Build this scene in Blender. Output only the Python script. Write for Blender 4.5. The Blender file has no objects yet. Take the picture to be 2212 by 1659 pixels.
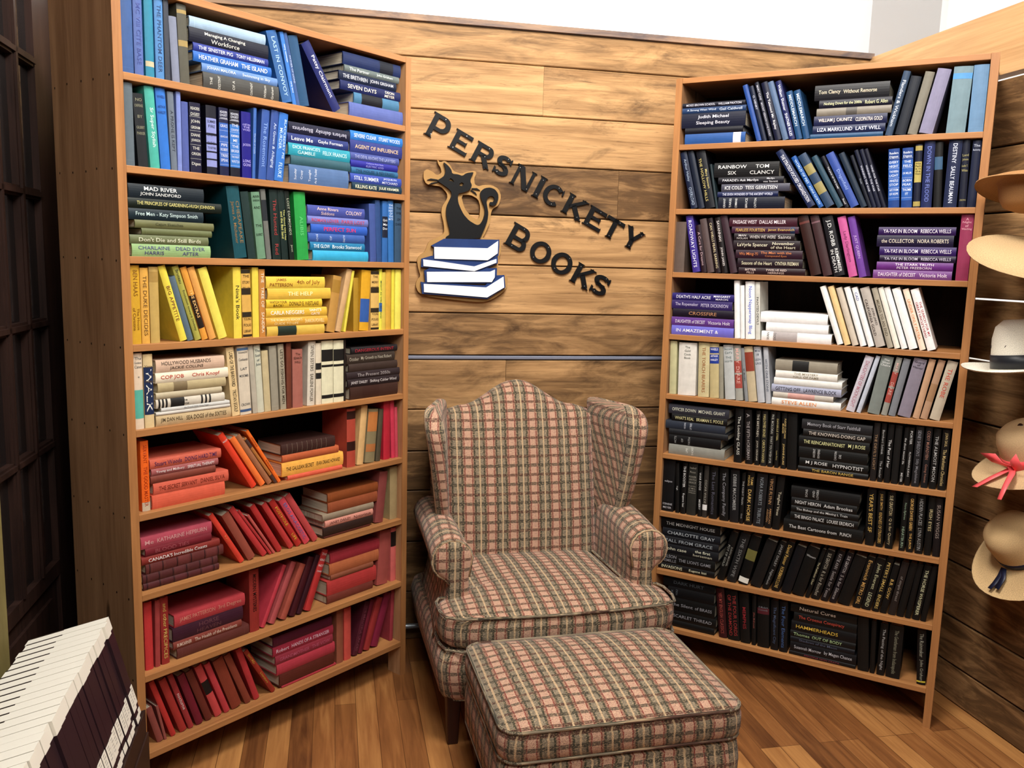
import bpy, bmesh, math, random
from mathutils import Vector, Matrix
D = bpy.data; S = bpy.context.scene; COL = S.collection
R = math.radians; sin = math.sin; cos = math.cos; PI = math.pi
random.seed(7)
# ---------------------------------------------------------------- camera
PITCH, ROLL, EYE = 0.1427, 0.0274, 1.6895
cd = D.cameras.new('camera'); cam = D.objects.new('camera', cd); COL.objects.link(cam)
cd.sensor_width = 36; cd.lens = 1828.2/2212*36; cd.clip_start = .05; cd.clip_end = 60
rt0 = Vector((1,0,0)); up0 = Vector((0,sin(PITCH),cos(PITCH))); fw = Vector((0,cos(PITCH),-sin(PITCH)))
rt = rt0*cos(ROLL)+up0*sin(ROLL); up = -rt0*sin(ROLL)+up0*cos(ROLL)
cam.matrix_world = Matrix(((rt.x,up.x,-fw.x,0),(rt.y,up.y,-fw.y,0),(rt.z,up.z,-fw.z,EYE),(0,0,0,1)))
S.camera = cam
# ---------------------------------------------------------------- world, lights, exposure
w = D.worlds.new('world'); S.world = w; w.use_nodes = True
w.node_tree.nodes['Background'].inputs[0].default_value = (1.0,.95,.88,1); w.node_tree.nodes['Background'].inputs[1].default_value = .11
S.view_settings.view_transform = 'Standard'; S.view_settings.look = 'None'; S.view_settings.gamma = 1
S.view_settings.exposure = 0.0; S.view_settings.use_curve_mapping = False
def area(name, loc, target, size, power, col=(1,.93,.83), sy=None):
    l = D.lights.new(name,'AREA'); l.energy = power; l.color = col; l.size = size
    if sy: l.shape = 'RECTANGLE'; l.size_y = sy
    o = D.objects.new(name,l); COL.objects.link(o); o.location = loc
    o.rotation_euler = (Vector(target)-Vector(loc)).to_track_quat('-Z','Y').to_euler(); return o
W1 = (1,.955,.885)
area('ceiling_lamp_center', (0.35,1.9,3.7), (0.35,3.5,1.4), .8, 112, W1)
area('ceiling_lamp_rear', (0.4,-.2,3.5), (0.4,3.0,1.1), 1.2, 72, W1)
area('case_side_fill', (-2.1,.6,3.5), (-1.3,2.6,1.7), .7, 85, W1)  # added fill light to brighten the left bookcase's outer side, not a room lamp
area('upper_wall_fill_back', (-.3,4.6,3.9), (0.2,6.0,3.3), 2.2, 170, (1,1,1))  # added light behind the partition, burns the upper back wall out to white
area('upper_wall_fill_right', (3.0,3.6,3.9), (4.4,3.2,3.3), 2.2, 140, (1,1,1))  # unseen light added to whiten the upper right wall
# ---------------------------------------------------------------- frame of the place
AW = R(12); WD = Vector((cos(AW),sin(AW),0)); WN = Vector((-sin(AW),cos(AW),0)); WP = Vector((-.44,3.6,0)); UZ = Vector((0,0,1))
CORNER = Vector((1.603,4.034,0))
CASES = {'L': (Vector((-1.0989,2.4337,0)), 0.8882, .39), 'R': (Vector((.6433,3.4951,0)), -0.5018, .34)}
SHELF = {'L': [2.1829, 1.9308, 1.6773, 1.4236, 1.1707, 0.9145, 0.6643, 0.4034, 0.1475], 'R': [2.174, 1.9209, 1.668, 1.4134, 1.1637, 0.9101, 0.658, 0.4014, 0.1533]}
CW = 1.0700; ST = .026; BT = .021; CH = 2.43
def srgb(h):
    v = [int(h[i:i+2],16)/255 for i in (0,2,4)]
    return tuple(c/12.92 if c <= .04045 else ((c+.055)/1.055)**2.4 for c in v)
# ---------------------------------------------------------------- object helpers
def link(o, parent=None):
    COL.objects.link(o)
    if parent is not None: o.parent = parent
    return o
def tag(o, label=None, cat=None, group=None, kind=None):
    if label: o['label'] = label
    if cat: o['category'] = cat
    if group: o['group'] = group
    if kind: o['kind'] = kind
    return o
def empty(name, mat=None):
    o = D.objects.new(name, None); COL.objects.link(o); o.empty_display_size = .05
    if mat is not None: o.matrix_world = mat
    return o
class MB:
    """collects vertices, faces, corner UVs, corner colours and material slots for one mesh"""
    def __init__(s): s.v=[]; s.f=[]; s.uv=[]; s.c=[]; s.m=[]
    def face(s, idx, uv=None, c=(1,1,1), m=0):
        s.f.append(tuple(idx)); s.uv.append(uv or [(0,0)]*len(idx)); s.c.append(c); s.m.append(m)
    def poly(s, pts, uv=None, c=(1,1,1), m=0):
        n=len(s.v); s.v += [tuple(p) for p in pts]; s.face(range(n,n+len(pts)),uv,c,m)
    def box(s, a, b, c=(1,1,1), m=0, M=None, uvf=None, bev=0):
        x0,y0,z0=a; x1,y1,z1=b
        P=[(x0,y0,z0),(x1,y0,z0),(x1,y1,z0),(x0,y1,z0),(x0,y0,z1),(x1,y0,z1),(x1,y1,z1),(x0,y1,z1)]
        n=len(s.v); s.v += [tuple(M@Vector(p)) if M else p for p in P]
        for F,ax in (((0,3,2,1),2),((4,5,6,7),2),((0,1,5,4),1),((3,7,6,2),1),((0,4,7,3),0),((1,2,6,5),0)):
            uv=None
            if uvf:
                uv=[uvf(Vector(s.v[n+i]),ax) for i in F]
            s.face([n+i for i in F],uv,c,m)
    def loft(s, rings, closed=True, cap=True, c=(1,1,1), m=0, uvs=None, flip=False):
        n=len(s.v); k=len(rings[0])
        for r in rings: s.v += [tuple(p) for p in r]
        kk = k if closed else k-1
        for i in range(len(rings)-1):
            for j in range(kk):
                j2=(j+1)%k; q=[n+i*k+j,n+i*k+j2,n+(i+1)*k+j2,n+(i+1)*k+j]
                uv=None
                if uvs:
                    a=uvs[i]; b=uvs[i+1]; uv=[a[j],a[j+1] if closed else a[j2],b[j+1] if closed else b[j2],b[j]]
                if flip: q=q[::-1]; uv=uv[::-1] if uv else None
                s.face(q,uv,c,m)
        if cap and closed:
            for i,fl in ((0,True),(len(rings)-1,False)):
                q=[n+i*k+j for j in range(k)]
                P=[s.v[x] for x in q]
                uv=[(p[0],p[2]) for p in P]
                if fl!=flip: q=q[::-1]; uv=uv[::-1]
                s.face(q,uv,c,m)
    def tube(s, path, r, seg=6, c=(1,1,1), m=0, closed=False):
        path=[Vector(p) for p in path]; N=len(path); rings=[]; prev=None
        for i,p in enumerate(path):
            if closed: t=path[(i+1)%N]-path[i-1]
            else: t=path[min(i+1,N-1)]-path[max(i-1,0)]
            t.normalize(); a=prev if prev is not None else (Vector((0,0,1)) if abs(t.z)<.9 else Vector((1,0,0)))
            n=(a-t*a.dot(t)).normalized(); b=t.cross(n); prev=n
            rr=r[i] if isinstance(r,(list,tuple)) else r
            rings.append([p+n*(rr*cos(2*PI*k/seg))+b*(rr*sin(2*PI*k/seg)) for k in range(seg)])
        if closed: rings.append(rings[0])
        L=0; uvs=[]
        for i in range(len(rings)):
            uvs.append([(k/seg*.03,L) for k in range(seg+1)]); L+=.02
        s.loft(rings,True,not closed,c,m,uvs)
    def build(s, name, mats, parent=None, smooth=False):
        me=D.meshes.new(name); me.from_pydata([tuple(x) for x in s.v],[],s.f)
        me.color_attributes.new(name='Col',type='FLOAT_COLOR',domain='CORNER'); me.uv_layers.new(name='UVMap')
        uvd=[]; cdt=[]
        for f,uv,c in zip(s.f,s.uv,s.c):
            for q in uv: uvd += [q[0],q[1]]
            cc=list(c)+[1] if len(c)==3 else list(c)
            cdt += cc*len(f)
        me.uv_layers['UVMap'].data.foreach_set('uv',uvd); me.color_attributes['Col'].data.foreach_set('color',cdt)
        me.polygons.foreach_set('material_index',s.m)
        if smooth: me.polygons.foreach_set('use_smooth',[True]*len(s.f))
        for mt in (mats if isinstance(mats,(list,tuple)) else [mats]): me.materials.append(mt)
        me.update()
        return link(D.objects.new(name,me),parent)
def sub(o, lv=2):
    m=o.modifiers.new('smooth','SUBSURF'); m.levels=lv; m.render_levels=lv; return o
def weld(o, d=.0004):
    bm=bmesh.new(); bm.from_mesh(o.data); bmesh.ops.remove_doubles(bm,verts=bm.verts,dist=d); bmesh.ops.recalc_face_normals(bm,faces=bm.faces); bm.to_mesh(o.data); bm.free(); return o
# ---------------------------------------------------------------- materials
class NT:
    def __init__(s,name,rough=.6,spec=.3):
        s.m=D.materials.new(name); s.m.use_nodes=True; s.t=s.m.node_tree; s.b=s.t.nodes['Principled BSDF']
        s.b.inputs['Roughness'].default_value=rough; s.b.inputs['Specular IOR Level'].default_value=spec
    def n(s,t,**k):
        x=s.t.nodes.new(t)
        for a,b in k.items():
            if a in x.inputs.keys() if isinstance(a,str) else False: x.inputs[a].default_value=b
            else: setattr(x,a,b)
        return x
    def l(s,a,b): s.t.links.new(a,b)
    def math(s,op,a,b=None):
        x=s.t.nodes.new('ShaderNodeMath'); x.operation=op
        for i,v in enumerate((a,b)):
            if v is None: continue
            if isinstance(v,(int,float)): x.inputs[i].default_value=v
            else: s.l(v,x.inputs[i])
        return x.outputs[0]
    def mix(s,f,a,b,bt='MIX'):
        x=s.t.nodes.new('ShaderNodeMix'); x.data_type='RGBA'; x.blend_type=bt
        for i,v in ((0,f),(6,a),(7,b)):
            if isinstance(v,(int,float)): x.inputs[i].default_value=v
            elif isinstance(v,tuple): x.inputs[i].default_value=tuple(v)+(1,) if len(v)==3 else v
            else: s.l(v,x.inputs[i])
        return x.outputs[2]
    def ramp(s,f,stops,interp='LINEAR'):
        x=s.t.nodes.new('ShaderNodeValToRGB'); x.color_ramp.interpolation=interp; e=x.color_ramp.elements
        while len(e)>1: e.remove(e[-1])
        e[0].position=stops[0][0]; e[0].color=tuple(stops[0][1])+(1,)
        for p,c in stops[1:]:
            k=e.new(p); k.color=tuple(c)+(1,)
        s.l(f,x.inputs[0]); return x.outputs[0]
    def mapping(s,vec,scale,loc=(0,0,0)):
        x=s.t.nodes.new('ShaderNodeMapping'); x.inputs['Scale'].default_value=scale; x.inputs['Location'].default_value=loc; s.l(vec,x.inputs['Vector']); return x.outputs[0]
    def noise(s,vec,scale,detail=4,dist=0,rough=.55):
        x=s.t.nodes.new('ShaderNodeTexNoise'); x.inputs['Scale'].default_value=scale; x.inputs['Detail'].default_value=detail; x.inputs['Distortion'].default_value=dist; x.inputs['Roughness'].default_value=rough
        s.l(vec,x.inputs['Vector']); return x.outputs[0]
    def bump(s,h,strength=.3,dist=.002):
        x=s.t.nodes.new('ShaderNodeBump'); x.inputs['Strength'].default_value=strength; x.inputs['Distance'].default_value=dist; s.l(h,x.inputs['Height']); s.l(x.outputs[0],s.b.inputs['Normal'])
def g(v): return (v,v,v)
def plain(name,hexc,rough=.6,spec=.3,metal=0,var=.0):
    q=NT(name,rough,spec); q.b.inputs['Metallic'].default_value=metal
    c=srgb(hexc)
    if var:
        tc=q.n('ShaderNodeTexCoord'); nz=q.noise(tc.outputs['Object'],18,4)
        q.l(q.ramp(nz,[(.3,tuple(x*(1-var) for x in c)),(.7,tuple(min(1,x*(1+var)) for x in c))]),q.b.inputs['Base Color'])
    else: q.b.inputs['Base Color'].default_value=c+(1,)
    return q.m
def wood(name, dark, light, grain=1.0, rough=.55, spec=.3, attr=False, worn=0, bump=.25, knots=False):
    """UV in metres, U along the grain; colour attribute: r = tone 0 weathered .. 1 pale, g = blue paint"""
    q=NT(name,rough,spec); tc=q.n('ShaderNodeTexCoord'); uv=tc.outputs['UV']
    n1=q.noise(q.mapping(uv,(1.3,15*grain,1)),1.6,7,.9,.6)
    n2=q.noise(q.mapping(uv,(3,150*grain,1)),1.2,5,.3,.6)
    n0=q.noise(q.mapping(uv,(.5,6*grain,1),(5,1,2)),1.4,4,1.6,.5)
    f=q.math('ADD',q.math('MULTIPLY',n1,.45),q.math('ADD',q.math('MULTIPLY',n2,.22),q.math('MULTIPLY',n0,.33)))
    base=q.ramp(f,[(.34,srgb(dark)),(.62,srgb(light))])
    if attr:
        ca=q.n('ShaderNodeVertexColor',layer_name='Col'); sp=q.n('ShaderNodeSeparateColor'); q.l(ca.outputs[0],sp.inputs[0])
        n3=q.noise(q.mapping(uv,(2.2,9,1),(3,7,1)),1.3,6,1.2,.65)
        old=q.ramp(n3,[(.3,srgb('2a1d12')),(.5,srgb('5c4228')),(.72,srgb('94704a'))])
        old=q.mix(.5,old,q.ramp(f,[(.3,srgb('38281a')),(.7,srgb('8f6c48'))]))
        thr=q.math('ADD',q.math('MULTIPLY',q.math('SUBTRACT',n3,.5),1.5),sp.outputs[0])
        base=q.mix(q.ramp(thr,[(.12,g(0)),(.75,g(1))]),old,base)
        n4=q.noise(q.mapping(uv,(1.1,5,1),(9,2,5)),1.6,5,1.5,.7)
        base=q.mix(q.math('MULTIPLY',q.ramp(n4,[(.54,g(0)),(.70,g(1))]),.68),base,srgb('3c2c20'))
        n5=q.noise(q.mapping(uv,(4,70,1),(1,2,8)),1.4,6,1.2,.75)
        base=q.mix(q.math('MULTIPLY',q.ramp(n5,[(.56,g(0)),(.68,g(1))]),.5),base,srgb('4a3422'))
        base=q.mix(sp.outputs[1],base,q.mix(q.math('MULTIPLY',n2,.8),srgb('8a93a8'),srgb('4c5468')))
    if knots:
        vo=q.n('ShaderNodeTexVoronoi',feature='F1'); vo.inputs['Scale'].default_value=1; q.l(q.mapping(uv,(1.5,4.2,1),(.3,.2,0)),vo.inputs['Vector'])
        kk=q.ramp(q.math('ADD',vo.outputs['Distance'],q.math('MULTIPLY',q.math('SUBTRACT',n1,.5),.12)),[(.035,g(1)),(.075,g(0))])
        base=q.mix(q.math('MULTIPLY',kk,.75),base,srgb('3c2614'))
    q.l(base,q.b.inputs['Base Color']); q.bump(f,bump,.0025); return q.m
MAT={}
MAT['plank']=wood('reclaimed_plank','7c5a38','cda270',1,.6,.2,attr=True,bump=.5,knots=True)
MAT['case']=wood('pine_shelf_edge','8e5e38','b47e4c',1.2,.45,.35)
MAT['case_side']=wood('old_pine_side','8c6444','bd9068',.8,.6,.25,bump=.3,knots=True)
MAT['beam']=wood('fresh_beam','a47c50','c8a070',1.6,.6,.25)
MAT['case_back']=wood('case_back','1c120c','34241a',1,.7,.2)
MAT['door']=wood('dark_door_wood','1a100e','3c2822',1,.5,.25)
MAT['legwood']=wood('dark_mahogany','1c0c08','3c1a10',2,.35,.4)
MAT['white']=plain('white_wall_paint','f4f4f2',.8)
MAT['pillar']=plain('pale_grey_paint','a8a6a6',.8)
MAT['ceiling']=plain('ceiling_paint','e8e6e0',.9)
MAT['black']=plain('black_sign_paint','0a0b0e',.5,.2)
MAT['mdf']=plain('tan_board','a8814c',.6,.3,0,.08)
MAT['navy']=plain('navy_sign_paint','1c3468',.45,.3,0,.1)
MAT['paper_white']=plain('white_sign_paint','eceef4',.5)
MAT['steel']=plain('screw_steel','d8d8d8',.3,.5,.8)
MAT['pipe']=plain('grey_pipe','9aa2aa',.35,.5,.7)
MAT['nail']=plain('dark_nail','20140c',.6)
MAT['page']=None
q=NT('page_edges',.8,.2); tc=q.n('ShaderNodeTexCoord'); nz=q.noise(q.mapping(tc.outputs['Object'],(400,4,4)),1.5,3)
q.l(q.ramp(nz,[(.35,srgb('a99e88')),(.65,srgb('dcd3bf'))]),q.b.inputs['Base Color']); MAT['page']=q.m
q=NT('book_cloth',.5,.3); ca=q.n('ShaderNodeVertexColor',layer_name='Col'); tc=q.n('ShaderNodeTexCoord')
nz=q.noise(tc.outputs['Object'],38,5); n2=q.noise(tc.outputs['Object'],900,2)
q.l(q.mix(1,ca.outputs[0],q.ramp(nz,[(.3,g(.84)),(.7,g(1.0))]),'MULTIPLY'),q.b.inputs['Base Color']); q.bump(n2,.12,.0006); MAT['book']=q.m
q=NT('spine_lettering',.45,.35); ca=q.n('ShaderNodeVertexColor',layer_name='Col'); q.l(ca.outputs[0],q.b.inputs['Base Color']); MAT['ink']=q.m
# floor boards
q=NT('maple_strip_floor',.32,.45); tc=q.n('ShaderNodeTexCoord'); uv=tc.outputs['UV']
br=q.n('ShaderNodeTexBrick',offset=.37,offset_frequency=3,squash=1); q.l(uv,br.inputs['Vector'])
br.inputs['Scale'].default_value=1; br.inputs['Brick Width'].default_value=.85; br.inputs['Row Height'].default_value=.078; br.inputs['Mortar Size'].default_value=.0012; br.inputs['Mortar Smooth'].default_value=.2; br.inputs['Bias'].default_value=0
br.inputs['Color1'].default_value=(0,0,0,1); br.inputs['Color2'].default_value=(1,1,1,1); br.inputs['Mortar'].default_value=(.5,.5,.5,1)
n1=q.noise(q.mapping(uv,(2,26,1)),1.5,6,.8); n2=q.noise(q.mapping(uv,(1.5,5,1)),1.1,4,.6)
f=q.math('ADD',q.math('MULTIPLY',br.outputs[0],.33),q.math('ADD',q.math('MULTIPLY',n1,.52),q.math('MULTIPLY',n2,.2)))
base=q.ramp(f,[(.25,srgb('502e1a')),(.5,srgb('8c5a32')),(.78,srgb('be8850'))])
cr=q.ramp(q.noise(q.mapping(uv,(4,60,1),(3,1,0)),1.4,5,1.6,.7),[(.66,g(0)),(.74,g(1))])
base=q.mix(q.math('MULTIPLY',cr,.45),base,srgb('4a2c14'))
base=q.mix(q.math('MULTIPLY',br.outputs['Fac'],.75),base,srgb('3a2010'))
q.l(base,q.b.inputs['Base Color']); q.bump(q.math('SUBTRACT',n1,br.outputs['Fac']),.15,.002); MAT['floor']=q.m
# plaid upholstery: UV in metres
def plaid(name):
    q=NT(name,.9,.15); tc=q.n('ShaderNodeTexCoord'); sx=q.n('ShaderNodeSeparateXYZ'); q.l(tc.outputs['UV'],sx.inputs[0])
    wob=q.math('MULTIPLY',q.math('SUBTRACT',q.noise(tc.outputs['UV'],30,2),.5),.004)
    U=q.math('ADD',sx.outputs[0],wob); V=q.math('ADD',sx.outputs[1],wob)
    fu=q.math('FRACT',q.math('DIVIDE',q.math('ADD',U,40.0),.092)); fv=q.math('FRACT',q.math('DIVIDE',q.math('ADD',V,40.0),.077))
    cream,gg,dg,pk,rd,cp=srgb('c8aa86'),srgb('847866'),srgb('403f32'),srgb('98705e'),srgb('863a34'),srgb('c69c86')
    st=q.ramp(fu,[(0,cream),(.035,gg),(.17,dg),(.245,pk),(.315,rd),(.355,cp),(.63,rd),(.67,pk),(.735,dg),(.81,gg),(.965,cream)],'CONSTANT')
    hz=q.ramp(fv,[(0,g(0)),(.08,g(1)),(.25,g(0)),(.58,g(1)),(.73,g(0))],'CONSTANT')
    dk=q.ramp(fv,[(0,srgb('34322a')),(.45,srgb('4c2822'))],'CONSTANT')
    keep=q.ramp(fu,[(0,g(.1)),(.035,g(.85)),(.17,g(.5)),(.245,g(.8)),(.31,g(.4)),(.36,g(.8)),(.62,g(.4)),(.67,g(.8)),(.735,g(.5)),(.81,g(.85)),(.965,g(.1))],'CONSTANT')
    base=q.mix(q.math('MULTIPLY',hz,keep),st,dk)
    # yarn: fine two way weave
    a=q.math('SINE',q.math('MULTIPLY',U,1500)); b=q.math('SINE',q.math('MULTIPLY',V,1100))
    wv=q.math('ADD',q.math('MULTIPLY',q.math('MULTIPLY',a,b),.5),q.noise(q.mapping(tc.outputs['UV'],(320,190,1)),1,2))
    blot=q.noise(q.mapping(tc.outputs['UV'],(150,260,1)),1,3)
    base=q.mix(q.math('MULTIPLY',q.ramp(blot,[(.5,g(0)),(.66,g(1))]),.5),base,srgb('d8bc94'))
    base=q.mix(q.math('MULTIPLY',q.ramp(blot,[(.34,g(1)),(.46,g(0))]),.45),base,srgb('4c4034'))
    base=q.mix(1,base,q.ramp(wv,[(.15,g(.5)),(.5,g(.95)),(.9,g(1.2))]),'MULTIPLY')
    q.l(base,q.b.inputs['Base Color']); q.b.inputs['Sheen Weight'].default_value=.15; q.bump(wv,.5,.0018); return q.m
MAT['plaid']=plaid('plaid_upholstery')
q=NT('straw_weave',.8,.2); tc=q.n('ShaderNodeTexCoord'); ca=q.n('ShaderNodeVertexColor',layer_name='Col')
ck=q.noise(q.mapping(tc.outputs['UV'],(420,420,1)),1,3); q.l(q.mix(1,ca.outputs[0],q.ramp(ck,[(.35,g(.72)),(.65,g(1.08))]),'MULTIPLY'),q.b.inputs['Base Color']); q.bump(ck,.5,.001); MAT['straw']=q.m
q=NT('ribbon',.45,.4); ca=q.n('ShaderNodeVertexColor',layer_name='Col'); q.l(ca.outputs[0],q.b.inputs['Base Color']); MAT['ribbon']=q.m
q=NT('door_glass',.08,.6); q.b.inputs['Base Color'].default_value=(.05,.04,.04,1); q.b.inputs['Transmission Weight'].default_value=.75; q.b.inputs['IOR'].default_value=1.45; MAT['glass']=q.m
# ---------------------------------------------------------------- glyph cache for spine lettering (built while the scene is empty)
GL={}
def load_glyphs(chars):
    cu=D.curves.new('glyph','FONT'); cu.resolution_u=2; cu.offset=.004; ob=D.objects.new('glyph',cu); COL.objects.link(ob)
    def mesh(t):
        cu.body=t; bpy.context.view_layer.update(); dg=bpy.context.evaluated_depsgraph_get(); e=ob.evaluated_get(dg); me=e.to_mesh()
        r=([(v.co.x,v.co.y) for v in me.vertices],[tuple(p.vertices) for p in me.polygons]); e.to_mesh_clear(); return r
    def wd(t):
        v,f=mesh(t); return max(x for x,y in v)-min(x for x,y in v)
    w0=wd('||')
    for ch in chars:
        if ch==' ': GL[ch]=([],[],wd('| |')-w0); continue
        v,f=mesh(ch); GL[ch]=(v,f,wd('|'+ch+'|')-w0)
    D.objects.remove(ob); D.curves.remove(cu)
def line_mesh(t):
    x=0; V=[]; F=[]
    for ch in t:
        v,f,a=GL.get(ch,GL[' ']); n=len(V); V+=[(p[0]+x,p[1]) for p in v]; F+=[tuple(n+i for i in k) for k in f]; x+=a
    if not V: return [],[],0,0,0
    x0=min(p[0] for p in V); x1=max(p[0] for p in V); y0=min(p[1] for p in V); y1=max(p[1] for p in V)
    if y1>0 and y0<-.05: y0=y0
    V=[(p[0]-x0,p[1]-y0) for p in V]; return V,F,x1-x0,y1-y0,y0
# ---------------------------------------------------------------- the setting
def local(P,u,n_,z): return P+WD*u+WN*n_+UZ*z
def planks(name, P, du, dn, u0, u1, zs, tones, mat, th=.022, gap=.004, joints={}):
    """boards with real gaps: du along the wall, dn out of its back"""
    b=MB()
    for i in range(len(zs)-1):
        z0,z1=zs[i]+gap/2,zs[i+1]-gap/2; cuts=[u0]+joints.get(i,[])+[u1]
        for j in range(len(cuts)-1):
            t=tones[i] if isinstance(tones[i],tuple) else (tones[i],0,0)
            if j: t=(t[0]*.7,t[1],t[2])
            a0,a1=cuts[j]+(.0015 if j else 0),cuts[j+1]; ou,ov=random.uniform(0,30),random.uniform(0,30)
            off=random.uniform(-.002,.002); e=.0035
            prof=[(off+e,z0),(off,z0+e),(off,z1-e),(off+e,z1),(off+th,z1),(off+th,z0)]
            r0=[P+du*a0+dn*y+UZ*z for y,z in prof]; r1=[P+du*a1+dn*y+UZ*z for y,z in prof]
            uv0=[(a0+ou,(z if y<off+th-.001 else z)+ov) for y,z in prof]+[(a0+ou,z0+ov)]; uv1=[(x+a1-a0,y) for x,y in uv0]
            b.loft([r0,r1],True,True,t,0,[uv0,uv1],flip=True)
    o=b.build(name,mat); tag(o,kind='structure'); return o
back_z=[0.0,.224,.456,.688,.864,1.048,1.265,1.285,1.468,1.677,1.887,2.099,2.305,2.51,2.648]
back_t=[.12,.1,.08,.12,.2,.52,(.5,.9,0),.33,.95,.82,.2,.88,.92,.6]
cu=(CORNER-WP).dot(WD)
planks('wall_back',WP,WD,WN,-1.35,cu-.001,back_z,back_t,MAT['plank'],joints={5:[.42],10:[.9],12:[.55]})
m=MB(); SMx=Matrix(((WD.x,WN.x,0,WP.x),(WD.y,WN.y,0,WP.y),(0,0,1,0),(0,0,0,1)))
m.box((-1.35,.0235,0),(cu+.02,.03,2.64),(.1,.1,0),0,SMx); tag(m.build('wall_back_light_block',MAT['nail']),kind='structure')  # unseen dark sheet added to stop light leaking through the plank seams
Mr=Matrix(((-WN.x,WD.x,0,CORNER.x),(-WN.y,WD.y,0,CORNER.y),(0,0,1,0),(0,0,0,1)))
m=MB()
for z0,z1 in ((0,1.36),(1.385,1.59),(1.61,2.395)): m.box((0,.0235,z0),(3.2,.03,z1),(.1,.1,0),0,Mr)
tag(m.build('wall_right_light_block',MAT['nail']),kind='structure')  # dark sheets added behind the boards to block light, some seams left open
b=MB(); b.box((-1.35,-.012,2.648),(cu,.05,2.672),(.3,.25,0),0,Matrix((( WD.x,WN.x,0,WP.x),(WD.y,WN.y,0,WP.y),(0,0,1,0),(0,0,0,1))),lambda p,ax:((p-WP).dot(WD),p.z))
tag(b.build('trim_1',MAT['plank']),kind='structure')
right_z=[0,.151,.337,.558,.776,.982,1.133,1.37,1.60,1.92,2.16,2.405]; right_t=[.2,.22,.22,.25,.62,.45,.4,.5,.55,.3,.18]
RW=-WN
planks('wall_right',CORNER,RW,WD,0,3.2,right_z,right_t,MAT['plank'],gap=.007)
b=MB(); M=Matrix(((RW.x,WD.x,0,CORNER.x),(RW.y,WD.y,0,CORNER.y),(0,0,1,0),(0,0,0,1)))
b.box((-.04,-.012,2.418),(3.2,.045,2.655),(1,1,1),0,M,lambda p,ax:((p-CORNER).dot(RW),p.z)); o=b.build('trim_2',MAT['beam']); weld(o); tag(o,kind='structure')
# floor
b=MB(); n_=Vector((-sin(AW),cos(AW),0))
P=[Vector((-4,-3,0)),Vector((4.6,-3,0)),Vector((4.6,6.4,0)),Vector((-4,6.4,0))]
b.poly(P,[((p.dot(n_)),p.dot(WD)) for p in P]); b2=[Vector((p.x,p.y,-.06)) for p in P]; b.poly(b2[::-1])
for i in range(4): b.poly([P[i],b2[i],b2[(i+1)%4],P[(i+1)%4]])
tag(b.build('floor',MAT['floor']),kind='structure')
# white upper walls beyond the wooden partition, pillar in the corner
def slab(name,a,b_,th,z0,z1,mat):
    d=(b_-a).normalized(); nn=Vector((-d.y,d.x,0)); m=MB()
    ring=lambda z:[a+UZ*z,b_+UZ*z,b_+nn*th+UZ*z,a+nn*th+UZ*z]
    m.loft([ring(z0),ring(z1)]); o=m.build(name,mat); weld(o); tag(o,kind='structure'); return o
slab('wall_upper_back',WP+WD*-3.2+WN*2.0,WP+WD*4.6+WN*2.0,.1,0,4.3,MAT['white'])
slab('wall_upper_right',CORNER+WD*1.9+WN*2.6,CORNER+WD*1.9-WN*5.2,.1,0,4.3,MAT['white'])
m=MB(); q0=CORNER+WN*.05+WD*.008
m.loft([[q0+UZ*z,q0+WD*.36+UZ*z,q0+WD*.36+WN*.3+UZ*z,q0+WN*.3+UZ*z] for z in (0,4.3)]); o=m.build('wall_pillar',MAT['pillar']); weld(o); tag(o,kind='structure')
m=MB(); m.box((-4,-3,4.3),(4.6,7,4.36)); tag(m.build('ceiling',MAT['ceiling']),kind='structure')
# ---------------------------------------------------------------- left wall with glazed door
A_,ang,dep=CASES['L']; LD=Vector((cos(ang),sin(ang),0)); LB=Vector((-sin(ang),cos(ang),0))
BL=A_-LD*(ST+.001)+LB*.4; DP=BL-WD*.1
DM=Matrix(((WN.x,-WD.x,0,DP.x),(WN.y,-WD.y,0,DP.y),(0,0,1,0),(0,0,0,1)))      # x along the wall (away), y out of its back
duv=lambda p,ax:(p.z,(p-DP).dot(WN)+(p-DP).dot(WD))
m=MB(); m.box((.405,0,0),(1.5,.05,4.3),(1,1,1),0,DM,duv); m.box((-4.2,0,0),(-.805,.05,4.3),(1,1,1),0,DM,duv); m.box((-.805,0,2.62),(.405,.05,4.3),(1,1,1),0,DM,duv)
tag(m.build('wall_left',MAT['door']),kind='structure')
door=empty('door_1',DM); tag(door,'dark brown wooden door with small glass panes beside the left bookcase','door',kind='structure')
m=MB()
def dbox(a,b_,c=(1,1,1)): m.box(a,b_,c,0,None,lambda p,ax:(p[2],p[0]+p[1]))
cols=[-.66,-.485,-.31,-.135,.04,.165]; cols=[-.70,-.527,-.354,-.181,-.008,.165]
rows_=[.63,1.04,1.45,1.865,2.28]; top=2.58
dbox((.165,-.01,0),(.36,.035,top)); dbox((-.8,-.01,0),(-.70,.035,top)); dbox((-.70,-.01,0),(.165,.035,.22)); dbox((-.70,-.01,2.50),(.165,.035,top))
dbox((-.70,-.01,.58),(.165,.035,.63)); dbox((-.70,.004,.22),(.165,.03,.58)); dbox((-.62,-.006,.28),(.09,.01,.52))
o=m.build('door_frame',MAT['door'],door)
for k,x in enumerate(cols[1:-1]):
    m=MB(); dbox((x-.016,-.008,.63),(x+.016,.03,2.50)); dbox((x-.008,-.016,.63),(x+.008,.0,2.50)); m.build('muntin',MAT['door'],door)
for z in rows_[1:]:
    m=MB(); dbox((-.70,-.008,z-.016),(.165,.03,z+.016)); dbox((-.70,-.016,z-.008),(.165,0,z+.008)); m.build('muntin',MAT['door'],door)
m=MB(); dbox((-.70,.012,.63),(.165,.016,2.50)); m.build('glass_pane',MAT['glass'],door)
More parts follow.
